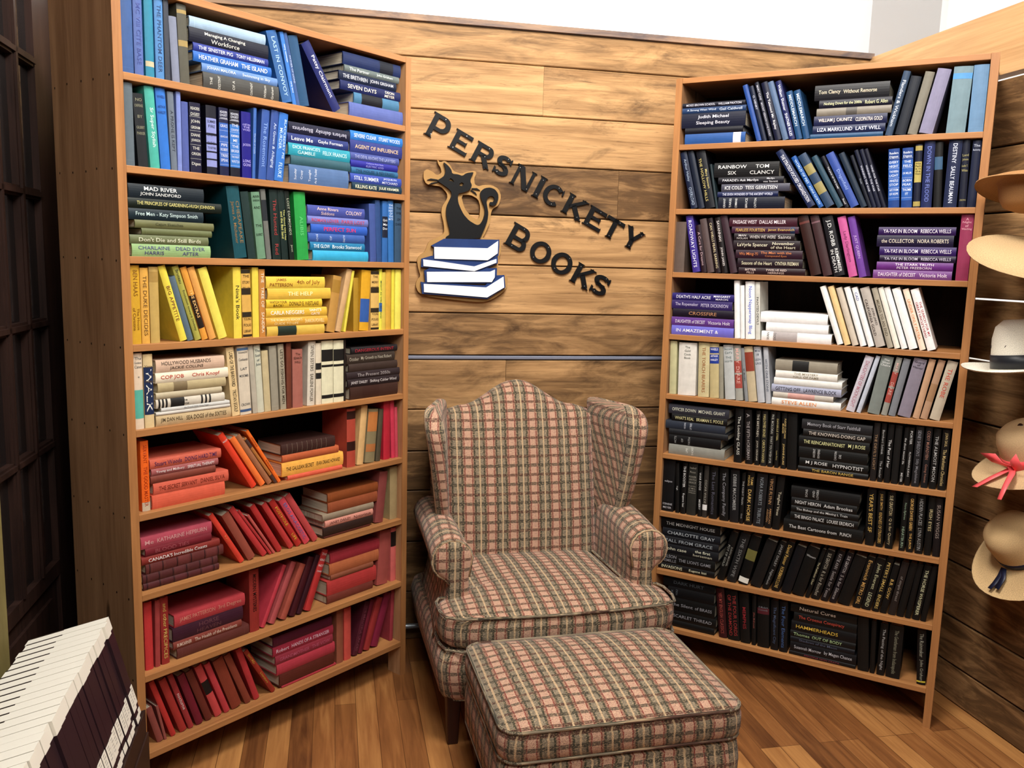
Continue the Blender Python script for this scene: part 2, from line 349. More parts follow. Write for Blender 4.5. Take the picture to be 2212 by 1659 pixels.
m=MB(); dbox((.363,-.03,0),(.402,.04,2.62)); o=m.build('door_jamb',MAT['door'],door)
m=MB(); m.box((-3.6,.6,0),(1.5,.65,4.3),(1,1,1),0,DM,duv); tag(m.build('wall_beyond_door',MAT['case_side']),kind='structure')
# pale wooden post at the left edge
m=MB(); px_,py_=-1.322,2.10
m.box((-.05,-.02,0),(0,.02,1.9),(1,1,1),0,Matrix.Translation((px_,py_,0))@Matrix.Rotation(R(-20),4,'Z'),lambda p,ax:(p.z,p.x))
o=m.build('display_post',wood('yellowed_post','5c5230','7c7044',1)); tag(o,'upright yellowish wooden post at the far left edge in front of the dark door','post')
# pipe along the wall foot
m=MB(); m.tube([local(WP,u,-.05,.085) for u in (-.22,0,.3,.6,.9,1.17)],.012,10); o=m.build('heating_pipe',MAT['pipe'],None,True); tag(o,'thin grey metal pipe running along the foot of the plank wall','pipe')
for u in (-.15,.5,1.1):
    m=MB(); m.box((u-.008,-.062,.0),(u+.008,-.0,.09),(1,1,1),0,Matrix(((WD.x,WN.x,0,WP.x),(WD.y,WN.y,0,WP.y),(0,0,1,0),(0,0,0,1)))); m.build('pipe_bracket',MAT['pipe'],o)
# ---------------------------------------------------------------- bookcases
def case_matrix(c):
    A,a,dp=CASES[c]; return Matrix.Translation(A)@Matrix.Rotation(a,4,'Z')
def make_case(c,label):
    M=case_matrix(c); root=empty('bookcase',M); tag(root,label,'bookcase','tall pine bookcases in the corner'); dp=CASES[c][2]
    def piece(name,a,b_,grain='x',mat=MAT['case'],par=root):
        m=MB(); ou,ov=random.uniform(0,9),random.uniform(0,9)
        f=(lambda p,ax:(p[0]+ou,p[1]+p[2]*1.0+ov)) if grain=='x' else (lambda p,ax:(p[2]+ou,p[1]+p[0]+ov))
        m.box(a,b_,(1,1,1),0,None,f); o=m.build(name,mat,par); bv=o.modifiers.new('bevel','BEVEL'); bv.width=.0015; bv.segments=2; return o
    for x0,x1,sd in ((-ST,0,0),(CW,CW+ST,1)):
        m=MB(); ou=random.uniform(0,9)
        f=lambda p,ax:(p[2]+ou,p[1]+p[0])
        # side board, cut away at the foot so it stands on a front and a back foot; front edge strip is the first 4 mm
        for a,b_ in (((x0,.004,.13),(x1,dp,CH)),((x0,.004,0),(x1,.075,.13)),((x0,dp-.075,0),(x1,dp,.13))):
            m.box(a,b_,(1,1,1),1 if True else 0,None,f)
        m.box((x0,0,0),(x1,.0045,CH),(1,1,1),0,None,f)
        # nail heads at every shelf on the outside
        xo=x0 if sd==0 else x1; sg=-1 if sd==0 else 1
        for z in SHELF[c]:
            for k in range(5):
                y=.03+k*.083+random.uniform(-.01,.01); zz=z-.01+random.uniform(-.003,.003)
                if y<dp-.01: m.box((xo-.0008 if sd==0 else xo-.0002,y-.0022,zz-.0028),(xo+.0002 if sd==0 else xo+.0008,y+.0022,zz+.0028),(1,1,1),2)
        m.build('side_board',[MAT['case'],MAT['case_side'],MAT['nail']],root)
    for z in SHELF[c]: piece('shelf',(0.0002,0,z-BT),(CW-.0002,dp-.008,z))
    piece('top_board',(0.0002,0,2.409),(CW-.0002,dp-.008,CH))
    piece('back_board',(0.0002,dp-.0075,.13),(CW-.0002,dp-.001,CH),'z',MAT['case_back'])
    return root
make_case('L','tall pine bookcase on the left, blue books above, yellow midway, red ones below')
make_case('R','tall pine bookcase on the right, blue books above, white midway, black ones below')
# ---------------------------------------------------------------- books
BOOKS=[
('V', 'L', 1, 1, 0.0061, 0.0332, 0.2235, 0, '3f62a0', '', '-', ''),
('V', 'L', 1, 1, 0.0424, 0.0259, 0.2235, 0, '5a72b8', 'MC VIII CITE BASE', '39488c', ''),
('V', 'L', 1, 1, 0.0744, 0.0252, 0.2235, 0, '2f8fb0', '', '-', 'b=.80,.87,b8b090'),
('V', 'L', 1, 1, 0.1045, 0.0253, 0.2235, 0, '5590d0', 'THE PHANTOM DEER', '24406e', ''),
('V', 'L', 1, 1, 0.1319, 0.0156, 0.2235, 0, '3c4250', '', '-', ''),
('V', 'L', 1, 1, 0.1544, 0.0235, 0.1825, 0.037, '8890a8', '', '-', ''),
('V', 'L', 1, 1, 0.1795, 0.0296, 0.2227, 0.031, '5a584c', '', '-', 'b=.07,.12,9a8450;b=.45,.53,9a8450'),
('H', 'L', 1, 1, 0.2516, 0.2684, 0.0, 0.048, 0, '4a4a48', 'THE/DESTINY|OF A|CONTINENT|William/Graham', 'd0d0c8', 'r'),
('H', 'L', 1, 1, 0.2477, 0.2674, 0.048, 0.0247, 0, '6a92d0', 'JOHAN MALORA|Swimming in Sky', 'd8e4f0', ''),
('H', 'L', 1, 1, 0.2208, 0.2719, 0.0726, 0.0295, 0, '2a6cc8', 'HEATHER GRAHAM|THE ISLAND', 'f0f4ff', ''),
('H', 'L', 1, 1, 0.2215, 0.2597, 0.1022, 0.0237, 0, '2c3c96', 'THE SINISTER PIG|TONY HILLERMAN', 'e8ecff', ''),
('H', 'L', 1, 1, 0.2094, 0.2725, 0.1259, 0.042, 0, '141a34', 'Managing A Changing/Workforce|', 'f0f0e8', ''),
('H', 'L', 1, 1, 0.2111, 0.2611, 0.1679, 0.0305, 0, 'a8c4e0', '', '-', ''),
('V', 'L', 1, 1, 0.5358, 0.038, 0.2209, 0.277, '2f6cb8', 'LAST IN CONVOY', 'a8c8e8', 'b=.03,.97,2c5890'),
('V', 'L', 1, 0, 0.5751, 0.0149, 0.2253, 0.222, '3c80d8', 'rainy numman|early bird', 'e8f0ff', ''),
('V', 'L', 1, 0, 0.5907, 0.0129, 0.2257, 0.221, '3f5f9a', 'FATHER OF LIONS', 'b8c8e8', ''),
('V', 'L', 1, 1, 0.6054, 0.0371, 0.2206, 0.214, '22507a', '', '-', ''),
('V', 'L', 1, 1, 0.7432, 0.0367, 0.2396, 0.586, '232f80', 'Patsy Clairmont', 'e8e8f8', ''),
('H', 'L', 1, 1, 0.8118, 0.2562, 0.0, 0.0489, 1, '6070b8', '', '-', ''),
('H', 'L', 1, 1, 0.8335, 0.2146, 0.0489, 0.0359, 1, '4a80a8', '', '-', 'b=.16,.62,10141c'),
('H', 'L', 1, 1, 0.7722, 0.2831, 0.0848, 0.032, 1, '1c2c70', 'SEVEN DAYS|DEON/MEYER', 'f0ead8', ''),
('H', 'L', 1, 1, 0.7663, 0.268, 0.1168, 0.0309, 1, '16284c', 'THE BRETHREN | JOHN GRISHAM', 'e0e4f0', ''),
('H', 'L', 1, 0, 0.7904, 0.2573, 0.1478, 0.0228, 1, '6c7878', 'The Partner | John Grisham', 'e0e8e8', ''),
('H', 'L', 1, 1, 0.7844, 0.2711, 0.1705, 0.0426, 1, '1c3470', '', '-', 'b=.62,.86,0c1220'),
('V', 'L', 2, 1, 0.0081, 0.0248, 0.227, 0, '62707a', '', '-', ''),
('V', 'L', 2, 1, 0.0437, 0.0294, 0.2019, 0.053, '22272e', 'NO/DEFENSE|BY|GILBERT/PARKER||', '9a9a80', 'x'),
('V', 'L', 2, 1, 0.0793, 0.0284, 0.2276, 0.055, '4cb8a8', 'Sr Super Stylish', 'e0fff8', ''),
('V', 'L', 2, 1, 0.1111, 0.0295, 0.2283, 0.049, '2f78d8', 'WHEELS|ARTHUR/HAILEY||||', '1a3c80', 'x'),
('V', 'L', 2, 1, 0.1432, 0.0188, 0.2228, 0.031, '707c8c', 'A PRONE IS KEPT', '303848', ''),
('V', 'L', 2, 0, 0.1633, 0.0139, 0.2271, 0, '8092d8', '', '-', ''),
('V', 'L', 2, 1, 0.1794, 0.021, 0.2018, 0, '5060a8', '', '-', ''),
('V', 'L', 2, 1, 0.2048, 0.0358, 0.2043, 0, '0c1440', 'READERS/DIGEST|JOHN/GRISHAM|DIANE/JOHNSON|THE/ORIGIN|Digest', 'e8e8e0', 'x;rules'),
('V', 'L', 2, 1, 0.2588, 0.0342, 0.204, 0, '14162c', '|SUMMER/FIRE|LIGHT|ELEVEN/TOGETHER||', '14162c', 'x;b=.18,.40,8088c0;b=.43,.54,8088c0;b=.56,.66,8088c0;b=.68,.77,8088c0;b=.79,.89,8088c0'),
('V', 'L', 2, 1, 0.3028, 0.0308, 0.204, 0, '10184c', 'READERS/DIGEST/CONDENSED|GRACE|GRACE LIVE|PIPE/ROBERT|TREES/SPEAK|', 'e8ecff', 'x;rules;b=.22,.86,2c58a8'),
('V', 'L', 2, 1, 0.3394, 0.0339, 0.2033, 0, '10142c', 'READERS/DIGEST/CONDENSED|THE/COUNTRY|REMEMBER/ME|THE/BROKER|THE NIGHT/WATCH|', 'e8ecff', 'x;rules;b=.22,.86,2f6cb8'),
('V', 'L', 2, 1, 0.3807, 0.0338, 0.2034, 0, '1c14a0', '|A RETURN/THE/VOID||JACKSON||LONG/GONE|', 'b0a8f0', 'x'),
('V', 'L', 2, 0, 0.427, 0.0111, 0.2205, -0.042, '3a68b8', 'The Life of Castle', 'a8c0f0', ''),
('V', 'L', 2, 1, 0.4679, 0.0286, 0.2207, -0.082, '3358a8', 'The Rosemont', '80a0e0', ''),
('V', 'L', 2, 1, 0.4976, 0.028, 0.224, -0.106, '30509c', 'An Gown & Alleging', 'c0d0f0', ''),
('V', 'L', 2, 1, 0.5332, 0.0338, 0.2205, -0.11, '2f74d0', 'BLACKBERRY PIE/MURDER|FLUKE', 'c0dcff', ''),
('H', 'L', 2, 1, 0.5569, 0.251, 0.0, 0.0616, 0, '5676a8', 'Sunday/Crazy|Tonight/At 8 Today||', 'd8e0f0', 'r'),
('H', 'L', 2, 1, 0.5643, 0.2523, 0.0616, 0.0303, 0, '36606e', '', '-', ''),
('H', 'L', 2, 1, 0.555, 0.2603, 0.0919, 0.0394, 0, '2ca0b8', "DICK FRANCIS'S/GAMBLE|FELIX FRANCIS", 'c8f0f8', ''),
('H', 'L', 2, 1, 0.5515, 0.2564, 0.1313, 0.0311, 0, '28387c', 'Leave Me | Gayle Forman', 'e8ecf8', ''),
('H', 'L', 2, 1, 0.5558, 0.2595, 0.1624, 0.0369, 0, '181c40', 'barbara delinsky|Blueprints', 'd0d0e8', 'flip'),
('H', 'L', 2, 0, 0.8248, 0.2406, 0.0, 0.0275, 1, '1a4460', 'KILLING KATE|JULIE KRAMER', 'e8e8c8', ''),
('H', 'L', 2, 1, 0.8166, 0.2469, 0.0275, 0.0306, 1, '3850b0', 'STILL SUMMER|JACQUELYN/MITCHARD', 'd8e0f8', ''),
('H', 'L', 2, 0, 0.8216, 0.2242, 0.0581, 0.0222, 1, '2f6c9c', 'THE HOUSE IS REVERSED', '103050', ''),
('H', 'L', 2, 0, 0.8185, 0.2256, 0.0803, 0.0246, 1, '2a2c9c', 'Catherine Ryan Hyde/ELECTRIC GOD', 'a0a0f0', ''),
('H', 'L', 2, 0, 0.8166, 0.2342, 0.1049, 0.026, 1, '4a58a0', 'THE DEVIL KNOWS THE LAWYERS', 'a0a8d8', ''),
('H', 'L', 2, 1, 0.8158, 0.2498, 0.1309, 0.043, 1, '303c88', 'AGENT OF INFLUENCE', 'e8c8a0', ''),
('H', 'L', 2, 1, 0.8166, 0.2514, 0.1739, 0.0317, 1, '3080dc', 'SEVERE CLEAR|STUART WOODS', 'e0ecff', ''),
('H', 'L', 3, 1, 0.0142, 0.2484, 0.0, 0.0363, 0, '98bc80', 'CHARLAINE/HARRIS|DEAD EVER/AFTER', '403c70', ''),
('H', 'L', 3, 1, 0.0091, 0.2472, 0.0363, 0.0259, 0, '6c7450', "Don't Die and Still Birds", 'e0e4c8', ''),
('H', 'L', 3, 1, 0.0449, 0.2235, 0.0623, 0.0194, 0, '687048', '', '-', ''),
('H', 'L', 3, 1, 0.0255, 0.2501, 0.0817, 0.0234, 0, '6e7048', 'Cajun Sketches|', '3c4028', ''),
('H', 'L', 3, 1, 0.0086, 0.2326, 0.1051, 0.0318, 0, '1c3440', 'Free Men - Katy Simpson Smith', 'c8e0e0', ''),
('H', 'L', 3, 1, 0.0077, 0.2959, 0.1369, 0.0293, 0, '10241c', 'THE PRINCIPLES OF GARDENING-HUGH JOHNSON', 'e8e090', ''),
('H', 'L', 3, 1, 0.0092, 0.2349, 0.1662, 0.04, 0, '1c2c38', 'MAD RIVER/JOHN SANDFORD|', 'f0f4f4', ''),
('V', 'L', 3, 1, 0.3479, 0.0445, 0.2243, 0.118, '0f4c58', 'CHESAPEAKE/James A. Michener', '8a6c44', ''),
('V', 'L', 3, 1, 0.3978, 0.0283, 0.2115, 0.123, '24403f', '', '-', ''),
('V', 'L', 3, 1, 0.4325, 0.0311, 0.2133, 0.102, '6c9478', 'ANN/SHERIDAN|AND||THE|SUSPECT||', '1c3024', 'x'),
('V', 'L', 3, 0, 0.4664, 0.0184, 0.2247, 0.093, '6e706c', '', '-', 'b=.15,.45,20262c'),
('V', 'L', 3, 1, 0.4902, 0.0327, 0.2259, 0.051, '16302e', 'The Hunted|Red', '9a3838', ''),
('V', 'L', 3, 1, 0.5266, 0.0252, 0.2273, 0.065, '16302e', 'The Good Old Hat/and the Bad Sand', 'd8d880', ''),
('V', 'L', 3, 0, 0.5579, 0.0189, 0.226, 0.09, '12241e', 'LOST DIAMONDS|Janet', 'b8c0a8', ''),
('V', 'L', 3, 1, 0.5887, 0.0466, 0.2267, 0.064, '28a048', 'ALIBIS', '60c878', ''),
('H', 'L', 3, 1, 0.6518, 0.2488, 0.0, 0.0356, 1, '38b0e0', '', '-', ''),
('H', 'L', 3, 1, 0.6404, 0.2437, 0.0356, 0.0284, 1, '1c78a8', 'THE GLOW|Brooks Stanwood', 'e0f4ff', ''),
('H', 'L', 3, 1, 0.632, 0.2519, 0.064, 0.0298, 1, '385ca8', 'LOVE|OF|EARTH|', 'c0d0f0', 'r'),
('H', 'L', 3, 1, 0.6438, 0.2518, 0.0938, 0.0312, 1, '2c5cc0', 'PERFECT SUN', 'e02858', ''),
('H', 'L', 3, 1, 0.6296, 0.2704, 0.125, 0.0263, 1, '7078c0', 'ROMAN LOVER|PARIS LOST', 'c04868', ''),
('H', 'L', 3, 1, 0.6299, 0.2537, 0.1513, 0.0372, 1, '4450a0', 'Anne Rivers/Siddons|COLONY', 'e0c8c8', ''),
('V', 'L', 3, 0, 0.9127, 0.0301, 0.21, 0.036, '42589c', '', '-', ''),
('V', 'L', 3, 0, 0.9448, 0.0238, 0.2247, 0.045, '2c4c84', '', '-', ''),
('V', 'L', 3, 0, 0.9707, 0.0269, 0.2244, 0, '3068b0', '|Quick/Man/Deer||', 'e0e8f0', 'x;b=.25,.6,141c30'),
('V', 'L', 3, 0, 1.0023, 0.0274, 0.2274, 0.021, '3070b8', 'THE/WINTER/HEART/OF/THE/MATTER||', 'd0e4ff', 'x'),
('V', 'L', 3, 1, 1.0332, 0.0348, 0.2203, 0, '34506c', 'THE/WEB|OF/DAYS|||', '101c2c', 'x'),
('V', 'L', 4, 1, 0.0065, 0.0275, 0.2285, 0, 'd8a830', 'BEN HAAS|The House/of Christina', '7a5010', ''),
('V', 'L', 4, 1, 0.0361, 0.0242, 0.221, 0, 'e8b050', 'THE DUKE DECIDES', '6a4a20', ''),
('V', 'L', 4, 1, 0.0632, 0.028, 0.2243, 0, 'c8a860', '', '-', 'b=.06,.2,a88848'),
('V', 'L', 4, 1, 0.1556, 0.0228, 0.2345, 0.279, 'f0dc50', 'BIG APPETITE', '704020', ''),
('V', 'L', 4, 1, 0.1797, 0.0191, 0.2014, 0.277, '5c7080', '', '-', ''),
('V', 'L', 4, 1, 0.2052, 0.0201, 0.236, 0.302, 'b0ac50', 'Bruteau|Evolution toward Divinity', '2a3420', ''),
('V', 'L', 4, 1, 0.2287, 0.0197, 0.2319, 0.294, 'e8a040', '|THE EXTRAS|', 'f0c078', 'b=.38,.84,201814'),
('V', 'L', 4, 1, 0.254, 0.0227, 0.2323, 0.302, 'e8a858', '', '-', ''),
('V', 'L', 4, 1, 0.2859, 0.0302, 0.2296, 0.295, 'f0e060', '', '-', ''),
('V', 'L', 4, 1, 0.3402, 0.0285, 0.228, 0, 'f0d850', "Nina's Book", '2c2c20', ''),
('V', 'L', 4, 1, 0.3738, 0.0332, 0.2197, 0.021, 'e0b058', 'THE/STORY/TELLER||YOUNG/FOLKS/LIBRARY', '3c2c18', 'x;b=.0,.06,2c2418;b=.27,.37,2c2418;b=.62,.7,2c2418;b=.95,.99,2c2418'),
('V', 'L', 4, 1, 0.4101, 0.0239, 0.2272, 0, 'f0d850', '', '-', ''),
('V', 'L', 4, 1, 0.4361, 0.0221, 0.2215, 0, 'c88840', 'THE|TREE OF|SANDRA', 'f8e8d0', ''),
('H', 'L', 4, 1, 0.4624, 0.2375, 0.0, 0.0324, 0, 'dcb850', '', '-', 'b=.18,.5,1c2c24'),
('H', 'L', 4, 1, 0.4592, 0.2542, 0.0324, 0.0297, 0, 'e0a840', "THE ROMANCE READER'S/GUIDE TO LIFE|SHARON POWELL", 'f4dca0', ''),
('H', 'L', 4, 1, 0.4597, 0.2508, 0.0621, 0.031, 0, 'e8b840', "CARLA NEGGERS|SAINT'S/GATE", 'fff0e0', ''),
('H', 'L', 4, 1, 0.4612, 0.2284, 0.0931, 0.0286, 0, 'e8c038', 'WATCH YOUR/BACK!|DONALD E. WESTLAKE', '5a3a10', ''),
('H', 'L', 4, 1, 0.467, 0.2607, 0.1217, 0.0374, 0, 'e8bc48', 'THE HELP', 'fff0b0', ''),
('H', 'L', 4, 1, 0.4613, 0.2406, 0.1591, 0.0386, 0, 'ecc84c', 'JAMES/PATTERSON|4th of July', '8a5020', ''),
('V', 'L', 4, 1, 0.7452, 0.0365, 0.2008, -0.168, 'c09048', '', '-', 'b=.07,.3,a07830'),
('V', 'L', 4, 0, 0.7736, 0.0242, 0.229, -0.237, 'd0a878', '', '-', ''),
('V', 'L', 4, 0, 0.7954, 0.0103, 0.2227, -0.189, 'e8d850', '', '-', ''),
('V', 'L', 4, 0, 0.8331, 0.0238, 0.1948, 0, 'b08828', '', '-', ''),
('V', 'L', 4, 1, 0.9031, 0.0429, 0.222, -0.056, 'e0a828', '', '-', 'b=.47,.86,3058a0'),
('V', 'L', 4, 1, 0.9159, 0.0399, 0.2204, 0, 'e0b868', 'THE/MERRY/MAKER||YOUNG/FOLKS/LIBRARY', '3c2c18', 'x;b=.0,.06,2c2418;b=.27,.37,2c2418;b=.62,.7,2c2418;b=.95,.99,2c2418'),
('V', 'L', 4, 0, 0.9559, 0.0151, 0.2275, 0, 'e8e050', 'MIGHT AS WELL BE DEAD', '304038', 'b=.55,.7,3060a0'),
('V', 'L', 4, 0, 0.9712, 0.0178, 0.2159, 0, 'd8c050', '', '-', ''),
('V', 'L', 4, 0, 0.9905, 0.026, 0.2264, 0, 'd8a840', '', '-', ''),
('V', 'L', 4, 0, 1.0186, 0.0156, 0.2267, 0, 'e8d848', '', '-', ''),
('V', 'L', 4, 0, 1.0378, 0.0302, 0.2269, 0, 'f0e464', '', '-', ''),
('V', 'L', 5, 1, 0.007, 0.0261, 0.2264, 0, 'e4d0b8', 'The/Guidance/Canon|*|||', '5a6060', 'x;b=.48,.86,58b0a0'),
('V', 'L', 5, 1, 0.0365, 0.0283, 0.221, 0, 'e0c898', 'Vinnie/Williams|', '5a4830', 'x;b=.17,.82,1c2c50;big=WALK'),
('H', 'L', 5, 1, 0.0693, 0.2532, 0.0, 0.0336, 0, 'c8b088', 'JIM DAN HILL|SEA DOGS of the SIXTIES', '4a3c28', ''),
('H', 'L', 5, 0, 0.0696, 0.2496, 0.0336, 0.0094, 0, 'd8d4cc', '', '-', ''),
('H', 'L', 5, 0, 0.0862, 0.2318, 0.0429, 0.0119, 0, 'd0d0cc', 'the French With Xmas Sugar', '505860', ''),
('H', 'L', 5, 1, 0.0709, 0.2297, 0.0548, 0.0272, 0, 'd8d0c0', '|The/Game||', '303030', 'b=.03,.06,202020;b=.08,.11,202020;b=.13,.16,202020;b=.2,.4,202020;b=.64,.67,202020;b=.7,.73,202020;b=.76,.79,202020'),
('H', 'L', 5, 1, 0.0715, 0.2198, 0.082, 0.0203, 0, 'c0b498', '', '-', ''),
('H', 'L', 5, 1, 0.078, 0.2282, 0.1024, 0.0287, 0, 'b8a880', '||', '403828', 'b=.22,.42,7c6c50'),
('H', 'L', 5, 1, 0.0718, 0.2429, 0.1311, 0.0312, 0, 'f0e4cc', 'COP JOB|Chris Knopf', 'b03020', ''),
('H', 'L', 5, 1, 0.074, 0.2281, 0.1623, 0.0391, 0, 'd8b8a0', 'HOLLYWOOD HUSBANDS/JACKIE COLLINS|', '403830', ''),
('V', 'L', 5, 1, 0.3287, 0.0278, 0.226, 0.086, 'e8cc98', 'LORD OF THE BARNYARD|TRISTAN EGOLF', '2c2418', ''),
('V', 'L', 5, 1, 0.3587, 0.0409, 0.2272, 0.045, 'd8ccb8', 'WASHINGTON/Confidential|LAIT/MORTIMER||CROWN', '303840', 'x;b=.03,.07,5878a0;b=.92,.96,405880'),
('V', 'L', 5, 0, 0.4057, 0.0193, 0.2275, 0.071, 'b8b0a0', '', '-', ''),
('V', 'L', 5, 1, 0.4251, 0.0237, 0.2272, 0.059, 'ccccb8', 'The/South/of/June||', '405058', 'x'),
('V', 'L', 5, 0, 0.451, 0.0246, 0.206, 0.05, 'c8b890', '', '-', ''),
('V', 'L', 5, 1, 0.4789, 0.0283, 0.22, 0.04, '9a9484', '', '-', ''),
('V', 'L', 5, 0, 0.5143, 0.0232, 0.2248, 0.042, 'a49c88', "LET'S GO FISHING FOR MEN", '3c3428', ''),
('V', 'L', 5, 0, 0.5392, 0.019, 0.2273, 0, '6c3828', '', '-', ''),
('V', 'L', 5, 1, 0.5639, 0.0417, 0.2025, 0, 'a8685c', 'The/SEARCH/HILL|||', '402820', 'x'),
('V', 'L', 5, 1, 0.6553, 0.0317, 0.227, -0.032, 'd8d0c0', 'SEVEN SISTERS|EARLENE FOWLER', '504c44', ''),
('V', 'L', 5, 0, 0.6624, 0.0239, 0.2189, 0, 'e0d4bc', '', '-', 'b=.32,.43,202020;b=.48,.58,202020'),
('V', 'L', 5, 1, 0.6881, 0.0506, 0.226, 0, 'e4e0c0', '', '-', 'b=.14,.33,181818;b=.38,.42,181818;b=.86,.92,181818'),
('V', 'L', 5, 1, 0.7412, 0.0457, 0.2241, 0, 'e4e0c0', '', '-', 'b=.14,.33,181818;b=.38,.42,181818;b=.86,.92,181818'),
('V', 'L', 5, 0, 0.7888, 0.0063, 0.2256, 0, '302420', '', '-', ''),
('H', 'L', 5, 1, 0.8156, 0.2375, 0.0, 0.0469, 1, '4c3028', '||', 'a08878', 'b=.25,.6,38201a'),
('H', 'L', 5, 1, 0.8041, 0.2573, 0.0469, 0.0295, 1, '34282c', 'JANET DAILEY|Shifting Calder Wind', 'd8d0d0', ''),
('H', 'L', 5, 0, 0.7984, 0.2648, 0.0764, 0.0269, 1, '3c3034', 'The Present 2050s', 'a8a0a0', ''),
('H', 'L', 5, 0, 0.8092, 0.2408, 0.1033, 0.0299, 1, '4a3a34', '', '-', ''),
('H', 'L', 5, 1, 0.7997, 0.2364, 0.1331, 0.0354, 1, '483c34', 'October|My Growth to Next Robert', 'b0a898', ''),
('H', 'L', 5, 0, 0.82, 0.2293, 0.1686, 0.0256, 1, '282428', 'DANGEROUS INTENT', 'b02838', ''),
('V', 'L', 6, 1, 0.0235, 0.0247, 0.2163, 0, 'f06820', 'SERVANT|THE GOOD MASTER', 'a03008', 'b=.87,1.0,c8b8a0'),
('H', 'L', 6, 1, 0.0537, 0.2468, 0.0, 0.0438, 0, 'd86048', '', '-', ''),
('H', 'L', 6, 1, 0.059, 0.2558, 0.0438, 0.0361, 0, 'd0604c', 'THE SECRET SERVANT|DANIEL SILVA', '7c2c20', ''),
('H', 'L', 6, 1, 0.0516, 0.2174, 0.0798, 0.0237, 0, '7c3c30', '', '-', ''),
('H', 'L', 6, 1, 0.0544, 0.2245, 0.1035, 0.022, 0, 'a05858', 'Young and Malbury|SPIRITUAL THERAPY', 'f0e0e0', ''),
('H', 'L', 6, 1, 0.0505, 0.2391, 0.1255, 0.0295, 0, 'c8604c', 'Stuart Woods|DOING HARD TIME', '482858', ''),
('V', 'L', 6, 1, 0.4018, 0.0217, 0.2301, 0.555, 'e04028', 'MALIGN||||', 'f0e0e0', 'x'),
('V', 'L', 6, 0, 0.4372, 0.0202, 0.2109, 0.569, 'f07838', '', '-', ''),
('V', 'L', 6, 0, 0.4653, 0.0186, 0.2193, 0.584, 'a06848', '', '-', ''),
('V', 'L', 6, 0, 0.4926, 0.0104, 0.2081, 0.603, 'b07038', '', '-', 'b=.02,.2,483430;b=.82,1,483430'),
('V', 'L', 6, 0, 0.5067, 0.0118, 0.2321, 0.567, 'f07028', 'VOLPONI|RIVER JORDAN', '401c10', ''),
('H', 'L', 6, 0, 0.5456, 0.2412, 0.0, 0.0165, 1, 'd86048', '', '-', ''),
('H', 'L', 6, 1, 0.5218, 0.2694, 0.0165, 0.0492, 1, 'f0b050', 'THE GALILEAN SECRET|EVAN DRAKE HOWARD', '3a2a18', ''),
('H', 'L', 6, 1, 0.5238, 0.2465, 0.0657, 0.0269, 1, 'b85c38', '', '-', ''),
('H', 'L', 6, 1, 0.52, 0.2334, 0.0926, 0.0383, 1, '3c2420', '', '-', 'ribs'),
('V', 'L', 6, 1, 0.8105, 0.0405, 0.2216, 0, 'b04838', '', '-', 'b=.04,.18,301410;b=.56,.72,301410'),
('V', 'L', 6, 0, 0.8883, 0.0302, 0.2261, -0.102, 'd8b078', '', '-', ''),
('V', 'L', 6, 1, 0.9443, 0.0473, 0.2061, -0.096, '887c5c', '', '-', 'b=.05,.42,c07840;b=.65,.8,b07040'),
('V', 'L', 6, 0, 0.9746, 0.0222, 0.2023, -0.086, '504838', '', '-', ''),
('V', 'L', 6, 0, 0.992, 0.033, 0.2304, 0, 'b82838', '', '-', ''),
('V', 'L', 6, 0, 1.0341, 0.0205, 0.2306, 0.039, 'c83850', '', '-', ''),
('V', 'L', 6, 0, 1.0549, 0.0141, 0.2015, 0.035, 'c04858', '', '-', ''),
('H', 'L', 7, 1, 0.0189, 0.2562, 0.0, 0.0223, 0, '4a2024', '', '-', 'leather'),
('H', 'L', 7, 1, 0.0178, 0.2523, 0.0223, 0.0271, 0, '4c2426', '', '-', 'leather'),
('H', 'L', 7, 1, 0.0282, 0.264, 0.0495, 0.0314, 0, '5a2a2a', '', '-', 'leather'),
('H', 'L', 7, 1, 0.0157, 0.2638, 0.0808, 0.0244, 0, '7c1820', "CANADA'S Incredible Coasts|", 'f4f0f0', ''),
('H', 'L', 7, 1, 0.0286, 0.2217, 0.1053, 0.0257, 0, '6c1c28', 'BLOOD TIES|', '9c5058', ''),
('H', 'L', 7, 1, 0.0151, 0.2371, 0.1309, 0.0384, 0, 'a83c54', 'Me|KATHARINE HEPBURN', 'd8a0a0', ''),
('V', 'L', 7, 0, 0.3543, 0.0177, 0.2168, 0.541, 'c83028', 'KAY', 'd87040', ''),
('V', 'L', 7, 1, 0.3873, 0.0281, 0.2012, 0.505, '8c3c34', '', '-', ''),
('V', 'L', 7, 0, 0.4421, 0.0201, 0.2291, 0.58, 'b02430', '', '-', ''),
('V', 'L', 7, 0, 0.4708, 0.0086, 0.2186, 0.597, 'a82430', '', '-', ''),
('V', 'L', 7, 0, 0.4842, 0.009, 0.1861, 0.572, 'b04848', '', '-', ''),
('V', 'L', 7, 0, 0.5035, 0.0205, 0.2131, 0.532, 'a81c28', '', '-', ''),
('V', 'L', 7, 0, 0.5525, 0.0198, 0.2123, 0.552, 'b02830', '', '-', ''),
('V', 'L', 7, 0, 0.5842, 0.0226, 0.2168, 0.551, 'a81820', 'POSTHOLE|LIFE', 'd0a030', ''),
('V', 'L', 7, 0, 0.6181, 0.0257, 0.2107, 0.536, 'c83c50', 'EROS ANACOSTIC', '5868a0', ''),
('V', 'L', 7, 0, 0.6567, 0.0238, 0.2262, 0.562, 'b03840', '', '-', ''),
('H', 'L', 7, 0, 0.7028, 0.2212, 0.0, 0.0075, 1, '4c2018', '', '-', ''),
('H', 'L', 7, 1, 0.7, 0.2406, 0.0075, 0.0325, 1, '2c1c18', '', '-', ''),
